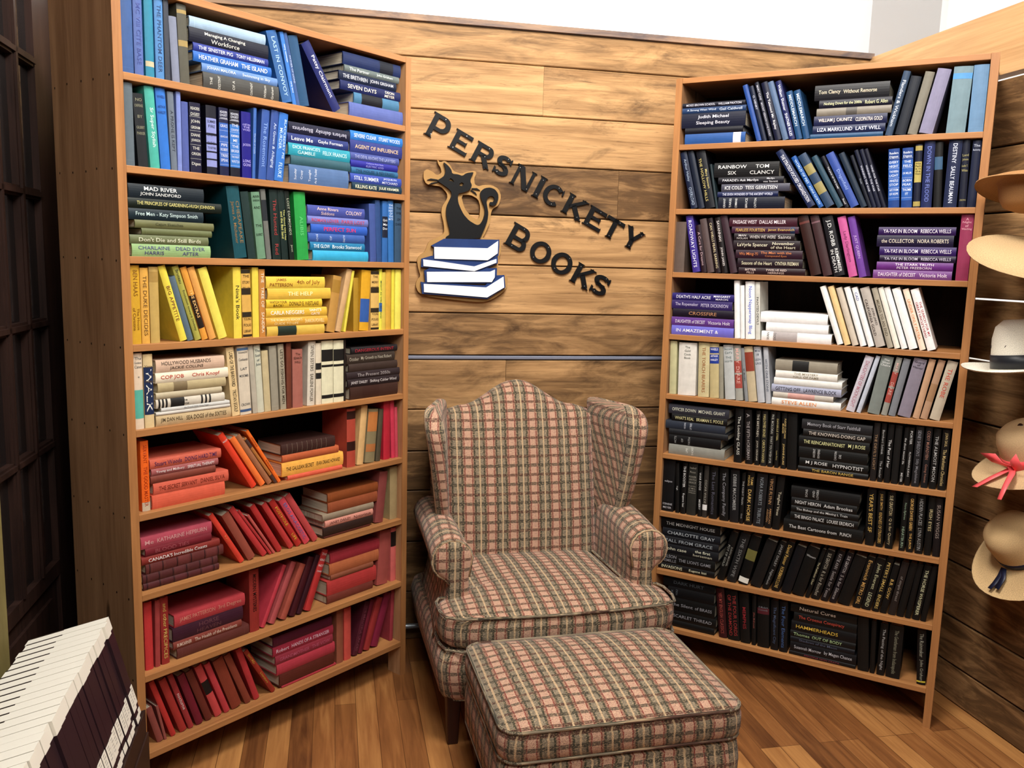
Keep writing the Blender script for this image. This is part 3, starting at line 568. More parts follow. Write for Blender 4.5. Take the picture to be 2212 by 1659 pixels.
('H', 'L', 7, 0, 0.709, 0.2314, 0.04, 0.0257, 1, 'c88478', 'JANET DAILEY|Notorious', '5c2c28', ''),
('H', 'L', 7, 0, 0.6973, 0.2463, 0.0657, 0.0257, 1, '8c7868', '', '-', ''),
('H', 'L', 7, 1, 0.7224, 0.2397, 0.0914, 0.0399, 1, '8c4028', '', '-', ''),
('H', 'L', 7, 1, 0.7214, 0.2439, 0.1313, 0.0357, 1, '803818', '', '-', ''),
('V', 'L', 7, 1, 0.9926, 0.0414, 0.2016, -0.126, '803438', '', '-', ''),
('V', 'L', 7, 0, 1.03, 0.038, 0.2139, 0, '98805c', '', '-', ''),
('V', 'L', 8, 1, 0.0203, 0.0252, 0.2204, 0, 'b82430', '', '-', ''),
('V', 'L', 8, 0, 0.0671, 0.016, 0.2176, -0.024, '983038', '', '-', ''),
('V', 'L', 8, 1, 0.0729, 0.0258, 0.2202, 0, '8c1420', 'and other PRECIPICES', 'd0b060', ''),
('H', 'L', 8, 1, 0.1234, 0.2631, 0.0, 0.0344, 0, '582c28', '', '-', ''),
('H', 'L', 8, 1, 0.111, 0.2469, 0.0344, 0.0262, 0, '783830', 'BUMGARNER|The Health of the Presidents', 'e8d0c0', ''),
('H', 'L', 8, 1, 0.1102, 0.2533, 0.0606, 0.0468, 0, '381828', 'HORSE/HEAVEN', '6a4048', ''),
('H', 'L', 8, 1, 0.1168, 0.2553, 0.1074, 0.0413, 0, 'a82c3c', 'JAMES PATTERSON | 3rd Degree', 'd08878', ''),
('V', 'L', 8, 1, 0.3913, 0.0373, 0.2221, 0, '881820', 'MODERN MYSTERIES||', '200808', ''),
('V', 'L', 8, 0, 0.4478, 0.0155, 0.2231, -0.44, 'b02840', '', '-', ''),
('V', 'L', 8, 0, 0.489, 0.0226, 0.2231, -0.448, 'a04048', '', '-', ''),
('V', 'L', 8, 0, 0.5367, 0.025, 0.203, -0.454, '984038', '', '-', ''),
('V', 'L', 8, 0, 0.5764, 0.025, 0.2176, -0.414, '3c1018', '', '-', ''),
('V', 'L', 8, 0, 0.604, 0.0201, 0.2178, -0.415, '30101a', '', '-', ''),
('V', 'L', 8, 0, 0.6451, 0.0274, 0.2273, -0.375, 'a81c28', "THE|KING'S|NOT|COVERED||||||", 'f0e0e0', 'x'),
('H', 'L', 8, 0, 0.7208, 0.2248, 0.0, 0.0318, 1, '683028', '', '-', ''),
('H', 'L', 8, 1, 0.7211, 0.2414, 0.0318, 0.0564, 1, 'a82830', '', '-', ''),
('H', 'L', 8, 0, 0.7384, 0.2089, 0.0882, 0.021, 1, '804030', '', '-', ''),
('H', 'L', 8, 1, 0.7324, 0.2428, 0.1092, 0.0445, 1, 'a85838', '', '-', ''),
('H', 'L', 8, 1, 0.7357, 0.2428, 0.1537, 0.0407, 1, '981c34', '', '-', ''),
('V', 'L', 8, 1, 1.0231, 0.0564, 0.2206, -0.08, '984040', '', '-', ''),
('V', 'L', 8, 0, 1.0409, 0.0281, 0.2215, 0, 'c05858', '', '-', 'b=.07,.35,181010'),
('V', 'L', 9, 0, 0.0519, 0.0202, 0.1309, 0.272, '803838', '', '-', ''),
('V', 'L', 9, 0, 0.0742, 0.0082, 0.1264, 0.202, '884040', '', '-', ''),
('V', 'L', 9, 0, 0.0977, 0.017, 0.221, 0.315, 'b02028', '', '-', ''),
('V', 'L', 9, 1, 0.1296, 0.023, 0.2137, 0.322, '981c24', '', '-', ''),
('V', 'L', 9, 0, 0.1594, 0.0177, 0.2203, 0.316, '901c2c', 'nocturne', 'e0c8c8', ''),
('V', 'L', 9, 1, 0.1873, 0.0247, 0.2034, 0.313, '681828', '', '-', ''),
('V', 'L', 9, 1, 0.2215, 0.0241, 0.2077, 0.336, '602820', '', '-', ''),
('V', 'L', 9, 1, 0.2562, 0.025, 0.2138, 0.341, 'b83840', '', '-', 'b=.3,.55,181414'),
('V', 'L', 9, 0, 0.2912, 0.0202, 0.2115, 0.349, 'b02c3c', '', '-', ''),
('V', 'L', 9, 1, 0.3198, 0.0376, 0.2099, 0.339, '7c2820', '', '-', ''),
('V', 'L', 9, 0, 0.372, 0.0238, 0.2184, 0.379, '7c2c24', '', '-', ''),
('V', 'L', 9, 0, 0.4067, 0.0217, 0.2205, 0.324, 'a82030', '', '-', ''),
('V', 'L', 9, 0, 0.4778, 0.0172, 0.2213, 0.527, '8c1818', 'SWORD|Literature', 'd0a040', ''),
('H', 'L', 9, 0, 0.519, 0.2471, 0.0, 0.008, 0, 'a02438', '', '-', ''),
('H', 'L', 9, 1, 0.5102, 0.2465, 0.008, 0.0464, 0, '54241c', '', '-', ''),
('H', 'L', 9, 1, 0.4997, 0.2603, 0.0545, 0.0405, 0, 'a82840', '', '-', ''),
('H', 'L', 9, 1, 0.4941, 0.2565, 0.0949, 0.0351, 0, '881c38', 'GRANDMOTHER|THE VOW', 'b85870', ''),
('H', 'L', 9, 1, 0.4842, 0.2683, 0.13, 0.0355, 0, '98183c', 'Robert|HANDS OF A STRANGER', 'e8c8d8', ''),
('H', 'L', 9, 1, 0.4858, 0.2606, 0.1655, 0.0364, 0, '541c30', '', '-', ''),
('V', 'L', 9, 0, 0.7706, 0.0314, 0.2139, 0, '8c4838', '', '-', ''),
('V', 'L', 9, 0, 0.8072, 0.0333, 0.2113, 0, 'c04440', '', '-', ''),
('V', 'L', 9, 0, 0.8724, 0.0247, 0.2128, -0.306, '481824', 'THE BEAUTIFUL CRAZIES', '804050', ''),
('V', 'L', 9, 0, 0.8972, 0.0199, 0.2135, -0.304, '601828', '', '-', ''),
('V', 'L', 9, 0, 0.9334, 0.0296, 0.2109, -0.345, '901c28', '', '-', ''),
('V', 'L', 9, 0, 0.9762, 0.0342, 0.2179, -0.345, '782038', '', '-', ''),
('V', 'L', 9, 0, 1.0594, 0.0182, 0.2177, -0.044, '8c2438', '', '-', ''),
('H', 'R', 1, 1, 0.0181, 0.2406, 0.0, 0.041, 0, '2c5ca4', '', '-', 'b=.8,.93,d0d0e0'),
('H', 'R', 1, 0, 0.0167, 0.2308, 0.041, 0.0234, 0, '141828', '', '-', ''),
('H', 'R', 1, 1, 0.001, 0.2538, 0.0644, 0.0557, 0, '101c3c', 'Judith Michael/Sleeping Beauty', 'f0f0ff', ''),
('H', 'R', 1, 0, 0.001, 0.2541, 0.1201, 0.0221, 0, '24406c', 'A Strong West Wind|Gail Caldwell', 'c8d4e8', ''),
('H', 'R', 1, 0, 0.001, 0.2493, 0.1421, 0.0185, 0, '121830', 'MOSES BROWN SCHOOL|WILLIAM PAXTON', 'e0e0f0', ''),
('V', 'R', 1, 0, 0.3037, 0.0181, 0.2225, 0.311, '2850a0', '', '-', ''),
('V', 'R', 1, 0, 0.3263, 0.0152, 0.2165, 0.305, '1c2848', 'O. HENRY||', 'd0d4e8', ''),
('V', 'R', 1, 0, 0.351, 0.015, 0.23, 0.312, '141c34', 'MARC CLINE|MOUNT VERNON LOVE STORY', 'c8c8d8', ''),
('V', 'R', 1, 1, 0.3732, 0.0238, 0.2268, 0.305, '101c40', 'The Talented Mr. Ripley', 'f0f0f8', ''),
('V', 'R', 1, 0, 0.4022, 0.0205, 0.2286, 0.32, '5c7498', '', '-', ''),
('V', 'R', 1, 0, 0.4259, 0.0208, 0.2276, 0.302, '202c74', 'William Shatner|SHATNER RULES', 'e8ecff', ''),
('V', 'R', 1, 0, 0.4516, 0.0213, 0.1842, 0.278, '1c4c7c', 'MIDDLEMARCH|', 'd0e0f0', ''),
('V', 'R', 1, 0, 0.4777, 0.0223, 0.1857, 0.266, '1c4c7c', 'MIDDLEMARCH|', 'd0e0f0', ''),
('H', 'R', 1, 0, 0.5005, 0.2513, 0.0, 0.0184, 1, '1f507c', '', '-', ''),
('H', 'R', 1, 1, 0.5078, 0.2494, 0.0184, 0.029, 1, '1c2c60', 'LIZA MARKLUND|LAST WILL', 'e8ecff', ''),
('H', 'R', 1, 1, 0.5097, 0.2515, 0.0474, 0.035, 1, '20285c', 'WILLIAM J. CAUNITZ|CLEOPATRA GOLD', 'f4e8e0', ''),
('H', 'R', 1, 1, 0.5171, 0.2558, 0.0824, 0.0272, 1, '8c8478', '||', '303030', 'b=.4,.55,504c48'),
('H', 'R', 1, 1, 0.5238, 0.2488, 0.1096, 0.0288, 1, '0c1430', 'Nothing Down for the 2000s|Robert G. Allen', 'f0f0c0', ''),
('H', 'R', 1, 1, 0.5052, 0.2558, 0.1384, 0.0541, 1, '0c0e20', 'Tom Clancy|Without Remorse|', 'f4e4c8', ''),
('V', 'R', 1, 1, 0.7814, 0.0233, 0.2233, -0.198, '3c506c', 'Flanders & Wickham', 'd8e0f0', ''),
('V', 'R', 1, 1, 0.8249, 0.0341, 0.2016, -0.182, '202838', '', '-', ''),
('V', 'R', 1, 1, 0.8617, 0.0302, 0.2138, -0.19, '8a8578', '', '-', ''),
('V', 'R', 1, 1, 0.9115, 0.0435, 0.2192, -0.193, '9490b0', '', '-', ''),
('V', 'R', 1, 1, 1.0131, 0.0593, 0.2216, -0.033, '809ca8', '', '-', 'b=.1,.19,5090c8'),
('V', 'R', 1, 1, 1.0217, 0.0463, 0.2235, 0, '7098c0', '', '-', ''),
('V', 'R', 2, 0, 0.0594, 0.0262, 0.2292, 0.257, '18284c', 'Arthur Hailey|OVERLOAD', 'a8b8d0', ''),
('V', 'R', 2, 0, 0.0902, 0.0241, 0.2338, 0.255, '1c2840', '', '-', ''),
('V', 'R', 2, 1, 0.1202, 0.0369, 0.2301, 0.237, '101824', 'Mary Stewart/THE HOLLOW HILLS', 'd8c880', ''),
('V', 'R', 2, 0, 0.1606, 0.008, 0.1769, 0.201, '2c4048', '', '-', ''),
('H', 'R', 2, 1, 0.1685, 0.256, 0.0, 0.0458, 0, '121c34', 'GRANT/TAKES/COMMAND|BRUCE/CATTON|', 'e8ecf0', 'r'),
('H', 'R', 2, 0, 0.1637, 0.2343, 0.0458, 0.0209, 0, '182860', 'THE SEVEN WONDERS OF THE ANCIENT WORLD', 'e0e4ff', ''),
('H', 'R', 2, 1, 0.1774, 0.2621, 0.0667, 0.0292, 0, '4c4c5c', 'ICE COLD|TESS GERRITSEN|', 'f4f4f8', ''),
('H', 'R', 2, 1, 0.1633, 0.2519, 0.0959, 0.0262, 0, '101424', "PARADE's Ask Marilyn|Marilyn/vos Savant", 'f0f0f8', ''),
('H', 'R', 2, 1, 0.1441, 0.2509, 0.1221, 0.0564, 0, '0c0e18', 'RAINBOW/SIX|TOM/CLANCY', 'f0f0f0', ''),
('V', 'R', 2, 1, 0.5133, 0.0275, 0.2492, 0.573, '182c60', 'THE STRATEGY-FOCUSED ORGANIZATION', 'f0f0ff', ''),
('V', 'R', 2, 0, 0.5522, 0.0176, 0.2209, 0.551, '1c58a8', 'WORLD OF PIES|ANNA NORTH', 'c0dcff', ''),
('V', 'R', 2, 1, 0.5779, 0.0307, 0.2248, 0.547, '2c4464', '', '-', 'b=.2,.38,8c8050;b=.55,.75,8c8050'),
('V', 'R', 2, 0, 0.6188, 0.0199, 0.216, 0.525, '2c4c60', '', '-', ''),
('V', 'R', 2, 0, 0.645, 0.0134, 0.2124, 0.496, '10182c', 'THE JACK OF THE GAME|Reed', 'e8e8f0', ''),
('V', 'R', 2, 1, 0.6646, 0.0285, 0.2203, 0.491, '3854a8', 'Dragonfield', '90a8e8', ''),
('V', 'R', 2, 0, 0.7001, 0.0202, 0.2171, 0.45, '283c54', '', '-', ''),
('V', 'R', 2, 0, 0.7247, 0.0113, 0.2035, 0.395, '141c30', 'Fools', 'a0a8b8', ''),
('V', 'R', 2, 0, 0.7385, 0.0133, 0.2207, 0.369, '141c3c', 'WINNING THE WAR', 'd8dcf0', ''),
('V', 'R', 2, 0, 0.7548, 0.0133, 0.222, 0.359, '141c3c', 'WINNING THE WAR', 'd8dcf0', ''),
('V', 'R', 2, 0, 0.7716, 0.0127, 0.2234, 0.361, '101834', 'WIND FOR THE STAR', 'd8dcf0', ''),
('V', 'R', 2, 1, 0.7905, 0.0361, 0.2075, 0.076, '1c4490', 'Readers/Digest|EVERY/NIGHT|THE RISEN/LIGHT|WHISTLE/STOP|ART POEM/OF HOPE|', 'e8f0ff', 'x;rules;b=.2,.88,2858a8'),
('V', 'R', 2, 1, 0.8329, 0.0347, 0.2093, 0.058, '1c4490', 'Readers/Digest|THE/FIELD|DR MILLER|BORN/PEAK|THUMB/IT|', 'e8f0ff', 'x;rules;b=.2,.88,2858a8'),
('V', 'R', 2, 1, 0.8717, 0.0222, 0.2199, 0.042, '101c3c', '|His/Path/is in/the/Waters||', '201c10', 'x;b=.02,.1,a09050;b=.27,.6,b0a058;b=.9,.98,a09050'),
('V', 'R', 2, 1, 0.8965, 0.0341, 0.231, 0.026, '1c2c6c', 'DOWN IN THE FLOOD', '6878c8', ''),
('V', 'R', 2, 1, 0.937, 0.0248, 0.2245, 0.055, '101418', '', '-', 'b=.22,.42,385878'),
('V', 'R', 2, 1, 0.9677, 0.0416, 0.2315, 0, '182858', 'DESTINY|SALLY BEAUMAN', 'e0e8ff', ''),
('V', 'R', 2, 1, 1.0161, 0.023, 0.2312, 0.028, '101c38', '|Lord/Johnnie|Leslie T./White|||CROWN', 'b8b078', 'x'),
('V', 'R', 2, 1, 1.0412, 0.0268, 0.2257, 0, '182448', 'The/Reckoning|||||', 'd0d8f0', 'x'),
('V', 'R', 3, 1, 0.001, 0.0417, 0.2027, 0, '685850', '', '-', ''),
('V', 'R', 3, 1, 0.0813, 0.0291, 0.2286, 0.187, '403090', 'ROADWAY LIGHTS', 'e8e8ff', ''),
('V', 'R', 3, 0, 0.118, 0.0208, 0.1921, 0.194, '301824', 'A Cure for Dreams', 'd0b0b8', ''),
('V', 'R', 3, 0, 0.1424, 0.0262, 0.2168, 0.209, '584848', '', '-', ''),
('V', 'R', 3, 0, 0.175, 0.0204, 0.2202, 0.215, '281820', 'CAN WELLS PEARL EARRING', 'e0d0a8', ''),
('V', 'R', 3, 0, 0.2009, 0.0222, 0.2225, 0.196, '1c1418', 'SAVANNAH|JOHN JAKES', 'f0e8e8', ''),
('V', 'R', 3, 1, 0.234, 0.0272, 0.232, 0.239, '4c3440', '', '-', ''),
('H', 'R', 3, 1, 0.2659, 0.2532, 0.0, 0.0267, 0, '301420', 'BITTER/PILLS|TWELVE RED/HERRINGS|', 'e8d0c8', ''),
('H', 'R', 3, 1, 0.2599, 0.2476, 0.0267, 0.0356, 0, '281424', 'Seasons of the Heart|CYNTHIA FREEMAN', 'f0e8c8', ''),
('H', 'R', 3, 1, 0.2503, 0.2542, 0.0623, 0.0325, 0, '3c1c30', 'Wu Ming-Yi|The Man with the/Compound Eyes|', 'c87848', ''),
('H', 'R', 3, 1, 0.2392, 0.2535, 0.0947, 0.0372, 0, '281020', 'LaVyrle Spencer|November/of the Heart', 'f4ecd0', ''),
('H', 'R', 3, 1, 0.2399, 0.2307, 0.132, 0.0269, 0, '281c24', 'MAN/NOLAN|WHEN WE WERE|Saints', 'e0d8d8', ''),
('H', 'R', 3, 1, 0.229, 0.2548, 0.1589, 0.0257, 0, '4c2040', 'FEARLESS FOURTEEN|Janet Evanovich', 'd8b060', 'b=.88,.95,182848'),
('H', 'R', 3, 1, 0.2173, 0.2593, 0.1846, 0.0358, 0, '501c30', 'PASSAGE WEST|DALLAS MILLER|', 'f0e0e8', ''),
('V', 'R', 3, 1, 0.5416, 0.0371, 0.2312, 0.284, '40201c', '', '-', 'b=.1,.14,60302c'),
('V', 'R', 3, 1, 0.587, 0.0312, 0.233, 0.287, '503438', '', '-', 'b=.1,.13,705058'),
('V', 'R', 3, 1, 0.6251, 0.0374, 0.2271, 0.269, '1c1c24', 'J.D. ROBB|REMEMBER/IN DEATH', 'f4f4f4', ''),
('V', 'R', 3, 1, 0.6775, 0.029, 0.2266, 0.261, 'd060a0', 'Lady Darlington', '803060', ''),
('V', 'R', 3, 1, 0.713, 0.0251, 0.227, 0.259, '7040a0', 'JUST QUEEN', 'c8a8e0', ''),
('H', 'R', 3, 1, 0.7591, 0.2583, 0.0, 0.0313, 1, '7c4890', 'DAUGHTER of DECEIT|Victoria Holt', 'f0e0f0', ''),
('H', 'R', 3, 1, 0.7689, 0.2499, 0.0313, 0.0295, 1, '6c2c84', 'THE STARK TRUTH/PETER FREEBORN', 'f0e0f0', ''),
('H', 'R', 3, 1, 0.7765, 0.248, 0.0608, 0.0234, 1, '281440', 'YA-YAS IN BLOOM|REBECCA WELLS', 'e0d8f0', ''),
('H', 'R', 3, 1, 0.7739, 0.2498, 0.0842, 0.0311, 1, '402078', 'YA-YAS IN BLOOM|REBECCA WELLS', 'f0e8f8', ''),
('H', 'R', 3, 1, 0.7625, 0.2498, 0.1153, 0.041, 1, '201040', 'the COLLECTOR|NORA ROBERTS', 'f4e8d8', ''),
('H', 'R', 3, 1, 0.7654, 0.2512, 0.1562, 0.0293, 1, '3c1c68', 'YA-YAS IN BLOOM|REBECCA WELLS', 'f0e8f8', ''),
('V', 'R', 3, 1, 1.0289, 0.0391, 0.2297, 0, '983458', 'A/Night/of/Watching|||', 'e8a8b8', 'x'),
('H', 'R', 4, 1, 0.0052, 0.2571, 0.0, 0.0384, 0, '6c68c8', 'IN AMAZEMENT &|', 'f4f4ff', ''),
('H', 'R', 4, 1, 0.0032, 0.2575, 0.0384, 0.035, 0, '5c3484', 'DAUGHTER of DECEIT|Victoria Holt', 'e8e0f0', ''),
('H', 'R', 4, 1, 0.0067, 0.2507, 0.0734, 0.0336, 0, '1c1028', 'CROSSFIRE', 'c89068', ''),
('H', 'R', 4, 1, 0.001, 0.2491, 0.107, 0.0354, 0, '3c2c74', 'The Ropemaker|PETER DICKINSON', 'c8c0e0', ''),
('H', 'R', 4, 1, 0.001, 0.2536, 0.1425, 0.0284, 0, '30247c', "DEATH'S HALF ACRE|MARGARET/MARON", 'f0f0ff', ''),
('V', 'R', 4, 0, 0.2679, 0.0215, 0.2289, 0.075, 'f0f0f0', '', '-', ''),
('V', 'R', 4, 0, 0.2918, 0.0155, 0.2106, 0.074, 'f0f0f0', '', '-', ''),
('V', 'R', 4, 1, 0.3117, 0.0357, 0.2267, 0.071, 'f0f0f0', 'Noon Nappersnap Blog', '5870d0', ''),
('V', 'R', 4, 0, 0.3505, 0.0183, 0.2256, 0.075, 'd0d0c8', 'PAINTED DEVILS', '202020', ''),
('H', 'R', 4, 1, 0.3722, 0.2616, 0.0, 0.0367, 1, 'f0f0f0', 'SEAN/DOG|||', '606060', 'r;b=.17,.52,b0a8a8'),
('H', 'R', 4, 1, 0.3878, 0.2321, 0.0367, 0.035, 1, 'f4f4f4', '', '-', ''),
('H', 'R', 4, 1, 0.364, 0.2507, 0.0717, 0.0398, 1, 'f4f4f4', '', '-', ''),
('V', 'R', 4, 0, 0.6562, 0.0205, 0.2293, 0.354, 'f0f0ec', '', '-', ''),
('V', 'R', 4, 0, 0.6822, 0.0209, 0.2296, 0.343, 'e8c890', '', '-', ''),
('V', 'R', 4, 0, 0.7099, 0.0207, 0.2251, 0.341, 'ccc0b0', '', '-', ''),
('V', 'R', 4, 0, 0.7379, 0.0201, 0.2283, 0.336, 'f4f4f4', '', '-', ''),
('V', 'R', 4, 0, 0.7657, 0.0194, 0.2284, 0.34, 'f4f4f4', 'CAD|||', '4858a0', ''),
('V', 'R', 4, 1, 0.7916, 0.0314, 0.2268, 0.328, 'b8b0a8', 'JOHN JAKES/CALIFORNIA GOLD', '382c2c', ''),
('V', 'R', 4, 0, 0.8312, 0.0191, 0.2283, 0.327, 'a8a090', 'MEANS TO AN END', '585040', ''),
('V', 'R', 4, 0, 0.855, 0.0179, 0.2313, 0.33, 'ece8dc', '', '-', ''),
('V', 'R', 4, 0, 0.8782, 0.0192, 0.233, 0.341, 'f4f4f4', '', '-', ''),
('V', 'R', 4, 1, 0.9038, 0.0273, 0.2299, 0.341, 'f4f4f4', '', '-', ''),
('V', 'R', 4, 0, 0.9384, 0.0194, 0.2291, 0.336, 'f0dcc8', 'UNDER ONLY PATRA', 'e09060', ''),
('V', 'R', 4, 1, 0.964, 0.0269, 0.2289, 0.335, 'f4f0f0', "THE SEARCH FOR MY/GREAT UNCLE'S HEAD", 'a83040', ''),
('V', 'R', 5, 0, 0.0096, 0.0288, 0.2217, 0.031, 'c8c498', '', '-', ''),
('V', 'R', 5, 1, 0.0465, 0.0745, 0.2178, 0.026, 'e8e4dc', 'The/Gold/Cook/Book||', '485048', 'x'),
('V', 'R', 5, 1, 0.1321, 0.0452, 0.2236, 0.039, 'd0c498', 'THE TORCH BEARERS', '986038', ''),
('V', 'R', 5, 1, 0.1823, 0.0367, 0.2226, 0.061, 'c8b888', 'WHEELS|ARTHUR/HAILEY||||', 'f0f0ff', 'x;b=.07,.18,203890;b=.2,.37,203890'),
('V', 'R', 5, 0, 0.2208, 0.0171, 0.2127, 0.065, '989484', '', '-', ''),
('V', 'R', 5, 1, 0.2457, 0.0397, 0.2207, 0.1, 'c0c4c4', "Bennett/Cerf's|THE/LAUGHTER||||", '607070', 'x'),
('V', 'R', 5, 1, 0.2887, 0.0284, 0.2221, 0.109, 'a8a8a0', 'MARY|DEARE|', 'd8a8a0', 'b=.28,.5,a04840;b=.53,.78,a04840'),
('V', 'R', 5, 0, 0.3249, 0.0132, 0.2142, 0.143, '8c9094', 'W. MOSBY', '404850', ''),
('V', 'R', 5, 1, 0.3399, 0.0327, 0.2206, 0.149, 'c8b898', '', '-', 'b=.1,.45,8c3c2c'),
('V', 'R', 5, 1, 0.3762, 0.027, 0.2232, 0.143, 'c0c4cc', 'Mila/18|LEON/URIS||||', '505868', 'x'),
('V', 'R', 5, 0, 0.4076, 0.0191, 0.2233, 0.117, 'b8bcc4', 'WITH ONE STONE', '505868', ''),
('H', 'R', 5, 1, 0.4293, 0.2574, 0.0, 0.0281, 0, 'f0f0ec', 'STEVE ALLEN|', 'e08028', ''),
('H', 'R', 5, 0, 0.4324, 0.2249, 0.0281, 0.0229, 0, 'c4bcb0', '', '-', 'b=.25,.7,c89890'),
('H', 'R', 5, 1, 0.425, 0.2593, 0.051, 0.0295, 0, 'a8acc4', 'GETTING OFF|LAWRENCE BLOCK', '181820', ''),
('H', 'R', 5, 1, 0.4325, 0.2524, 0.0804, 0.0276, 0, 'e8e8e4', '||', '909090', ''),
('H', 'R', 5, 1, 0.4364, 0.2299, 0.108, 0.0288, 0, 'ece8e0', '|THE MYSTERY/HALL OF FAME|', '807860', ''),
('H', 'R', 5, 1, 0.4334, 0.2297, 0.1368, 0.0418, 0, '989080', '', '-', 'b=.28,.55,202020'),
('V', 'R', 5, 1, 0.7341, 0.0299, 0.2192, -0.245, 'd0ccd8', 'DAUGHTERS OF MOONLIGHT', 'b07888', ''),
('V', 'R', 5, 0, 0.7571, 0.0149, 0.2236, -0.235, 'c8d0e0', '', '-', ''),
('V', 'R', 5, 1, 0.8217, 0.0414, 0.2204, -0.151, '808884', 'The/Silver/Chalice|||||', 'f0f0f0', 'x'),
('V', 'R', 5, 0, 0.8483, 0.0199, 0.2202, -0.161, '989890', 'MARY|DEARE|', 'd8b0a8', 'b=.25,.5,a04840;b=.53,.78,a04840'),
('V', 'R', 5, 1, 0.8763, 0.0234, 0.2176, -0.163, '80848c', '', '-', ''),
('V', 'R', 5, 1, 0.9268, 0.043, 0.2199, -0.176, '8c8494', 'Guard/of/Honor|||||', '282430', 'x'),
('V', 'R', 5, 1, 0.9567, 0.0218, 0.2229, -0.167, 'c8a080', '', '-', ''),
('V', 'R', 5, 1, 0.9832, 0.023, 0.2226, -0.189, 'b89478', '', '-', 'b=.4,.7,a07c5c'),
('V', 'R', 5, 1, 1.0236, 0.0332, 0.2203, -0.19, 'c4b8a4', 'THE ROBE|', 'c05040', ''),
('H', 'R', 6, 1, 0.0206, 0.2359, 0.0, 0.0424, 0, '8c8c84', '|LIFE/SHORT||', 'e8e8e0', 'r'),
('H', 'R', 6, 1, 0.0184, 0.2199, 0.0424, 0.0403, 0, '101014', 'ACTS/OF/FAITH|', 'b0b0b0', 'r'),
('H', 'R', 6, 0, 0.017, 0.2493, 0.0827, 0.0247, 0, '202228', '', '-', ''),
('H', 'R', 6, 1, 0.001, 0.2525, 0.1074, 0.0343, 0, '343c4c', '|THE SONG/OF TREES||', 'd8dce8', 'r'),
('H', 'R', 6, 1, 0.026, 0.2331, 0.1417, 0.0304, 0, '101014', "WHAT'S REAL|BRAMAN S. POOLE", 'e8e0a8', ''),
('H', 'R', 6, 1, 0.0111, 0.2537, 0.1721, 0.0393, 0, '3c3c48', 'OFFICER DOWN|MICHAEL GRANT', 'd8d8c8', ''),
('V', 'R', 6, 1, 0.2946, 0.0314, 0.2218, 0.022, '101012', 'The Looking GLASS', 'e0e0d8', ''),
('V', 'R', 6, 0, 0.3416, 0.0278, 0.2199, 0.071, '141012', 'A|THE FIFTH HORSEMAN', 'a8a0a0', ''),
('V', 'R', 6, 0, 0.3775, 0.0184, 0.2212, 0.026, '141414', 'THE BRETHREN|JOHN GRISHAM', 'c8c0b0', ''),
('V', 'R', 6, 0, 0.4015, 0.022, 0.2226, 0.027, '242424', 'HALLOWED BONES|CAROLYN HAINES', 'd0c080', ''),
('V', 'R', 6, 0, 0.4289, 0.02, 0.2258, 0, '181818', 'PHIL MOLOKAI|WHAT YOU WISH FOR', 'b8b8b0', ''),
('V', 'R', 6, 0, 0.4567, 0.015, 0.2248, 0.032, '101010', 'DANIELLE STEEL|Lone Fury', 'c0b070', ''),
('V', 'R', 6, 0, 0.4802, 0.0197, 0.223, 0.036, '0c0c0c', 'FUDGE CUPCAKE/MURDER|JOANNE FLUKE', 'e8c880', ''),
('V', 'R', 6, 1, 0.5052, 0.036, 0.2225, 0.05, '08090e', '', '-', ''),
('H', 'R', 6, 1, 0.5475, 0.2555, 0.0, 0.0216, 1, '101216', '|THE BARON RANGE|', 'e0c060', ''),
('H', 'R', 6, 1, 0.5508, 0.25, 0.0216, 0.0338, 1, '0c0c10', 'M J ROSE|HYPNOTIST', 'f0f0f0', ''),
('H', 'R', 6, 1, 0.5458, 0.2499, 0.0554, 0.0439, 1, '08080a', '|ANCIENT/RIVERS||CANYON/DE||', 'd0d0d0', 'r'),
('H', 'R', 6, 1, 0.5432, 0.2556, 0.0993, 0.0426, 1, '0a0a0c', 'THE REINCARNATIONIST|M J ROSE', 'f0f0b0', ''),
('H', 'R', 6, 1, 0.5567, 0.2468, 0.1419, 0.0281, 1, '1c1a1a', 'THE KNOWING-DOING GAP', 'e8dcd0', ''),
('H', 'R', 6, 1, 0.5498, 0.2543, 0.17, 0.0388, 1, '28282c', 'Memory Book of Starr Faithfull|', 'a8a8b0', ''),
('V', 'R', 6, 0, 0.8094, 0.0206, 0.2231, 0, '242020', "THE DEVIL'S LIGHT", 'a08060', ''),
('V', 'R', 6, 0, 0.8354, 0.0167, 0.2246, 0, '101010', 'Bernhard Schlink|The Reader', 'b0b0b0', ''),
('V', 'R', 6, 0, 0.858, 0.0203, 0.2231, 0, '101012', 'The Past of Her', 'e8e8e8', ''),
('V', 'R', 6, 1, 0.8826, 0.0228, 0.2216, 0, '181818', '', '-', ''),
('V', 'R', 6, 0, 0.9238, 0.0147, 0.2175, -0.024, '0c0c0c', 'the short second life|MEYER', 'd8d8d8', ''),
('V', 'R', 6, 0, 0.929, 0.0172, 0.2184, 0, '0c0c0c', 'PORTER|FLOWERING JUDAS', 'd8d8d8', ''),
('V', 'R', 6, 1, 0.9521, 0.0249, 0.2268, 0, '242428', "SIDNEY SHELDON'S|Silly Magdalene", '909098', ''),
('V', 'R', 6, 1, 0.9837, 0.0216, 0.2289, 0, '1c1c20', 'CODY McFADYEN|Going Home', 'a87868', ''),
('V', 'R', 6, 1, 1.011, 0.0224, 0.2248, 0, '141414', 'THE ALMOST MOON', 'c0c0c0', ''),
('V', 'R', 6, 1, 1.039, 0.0248, 0.2245, 0, '141210', 'JOHN SAUL|The Manhattan Chronicles', 'd0b880', ''),
('V', 'R', 7, 1, 0.001, 0.0513, 0.2256, 0, '0e0e14', '||eclipse|||STEPHENIE/MEYER', 'd0d0d8', 'x'),
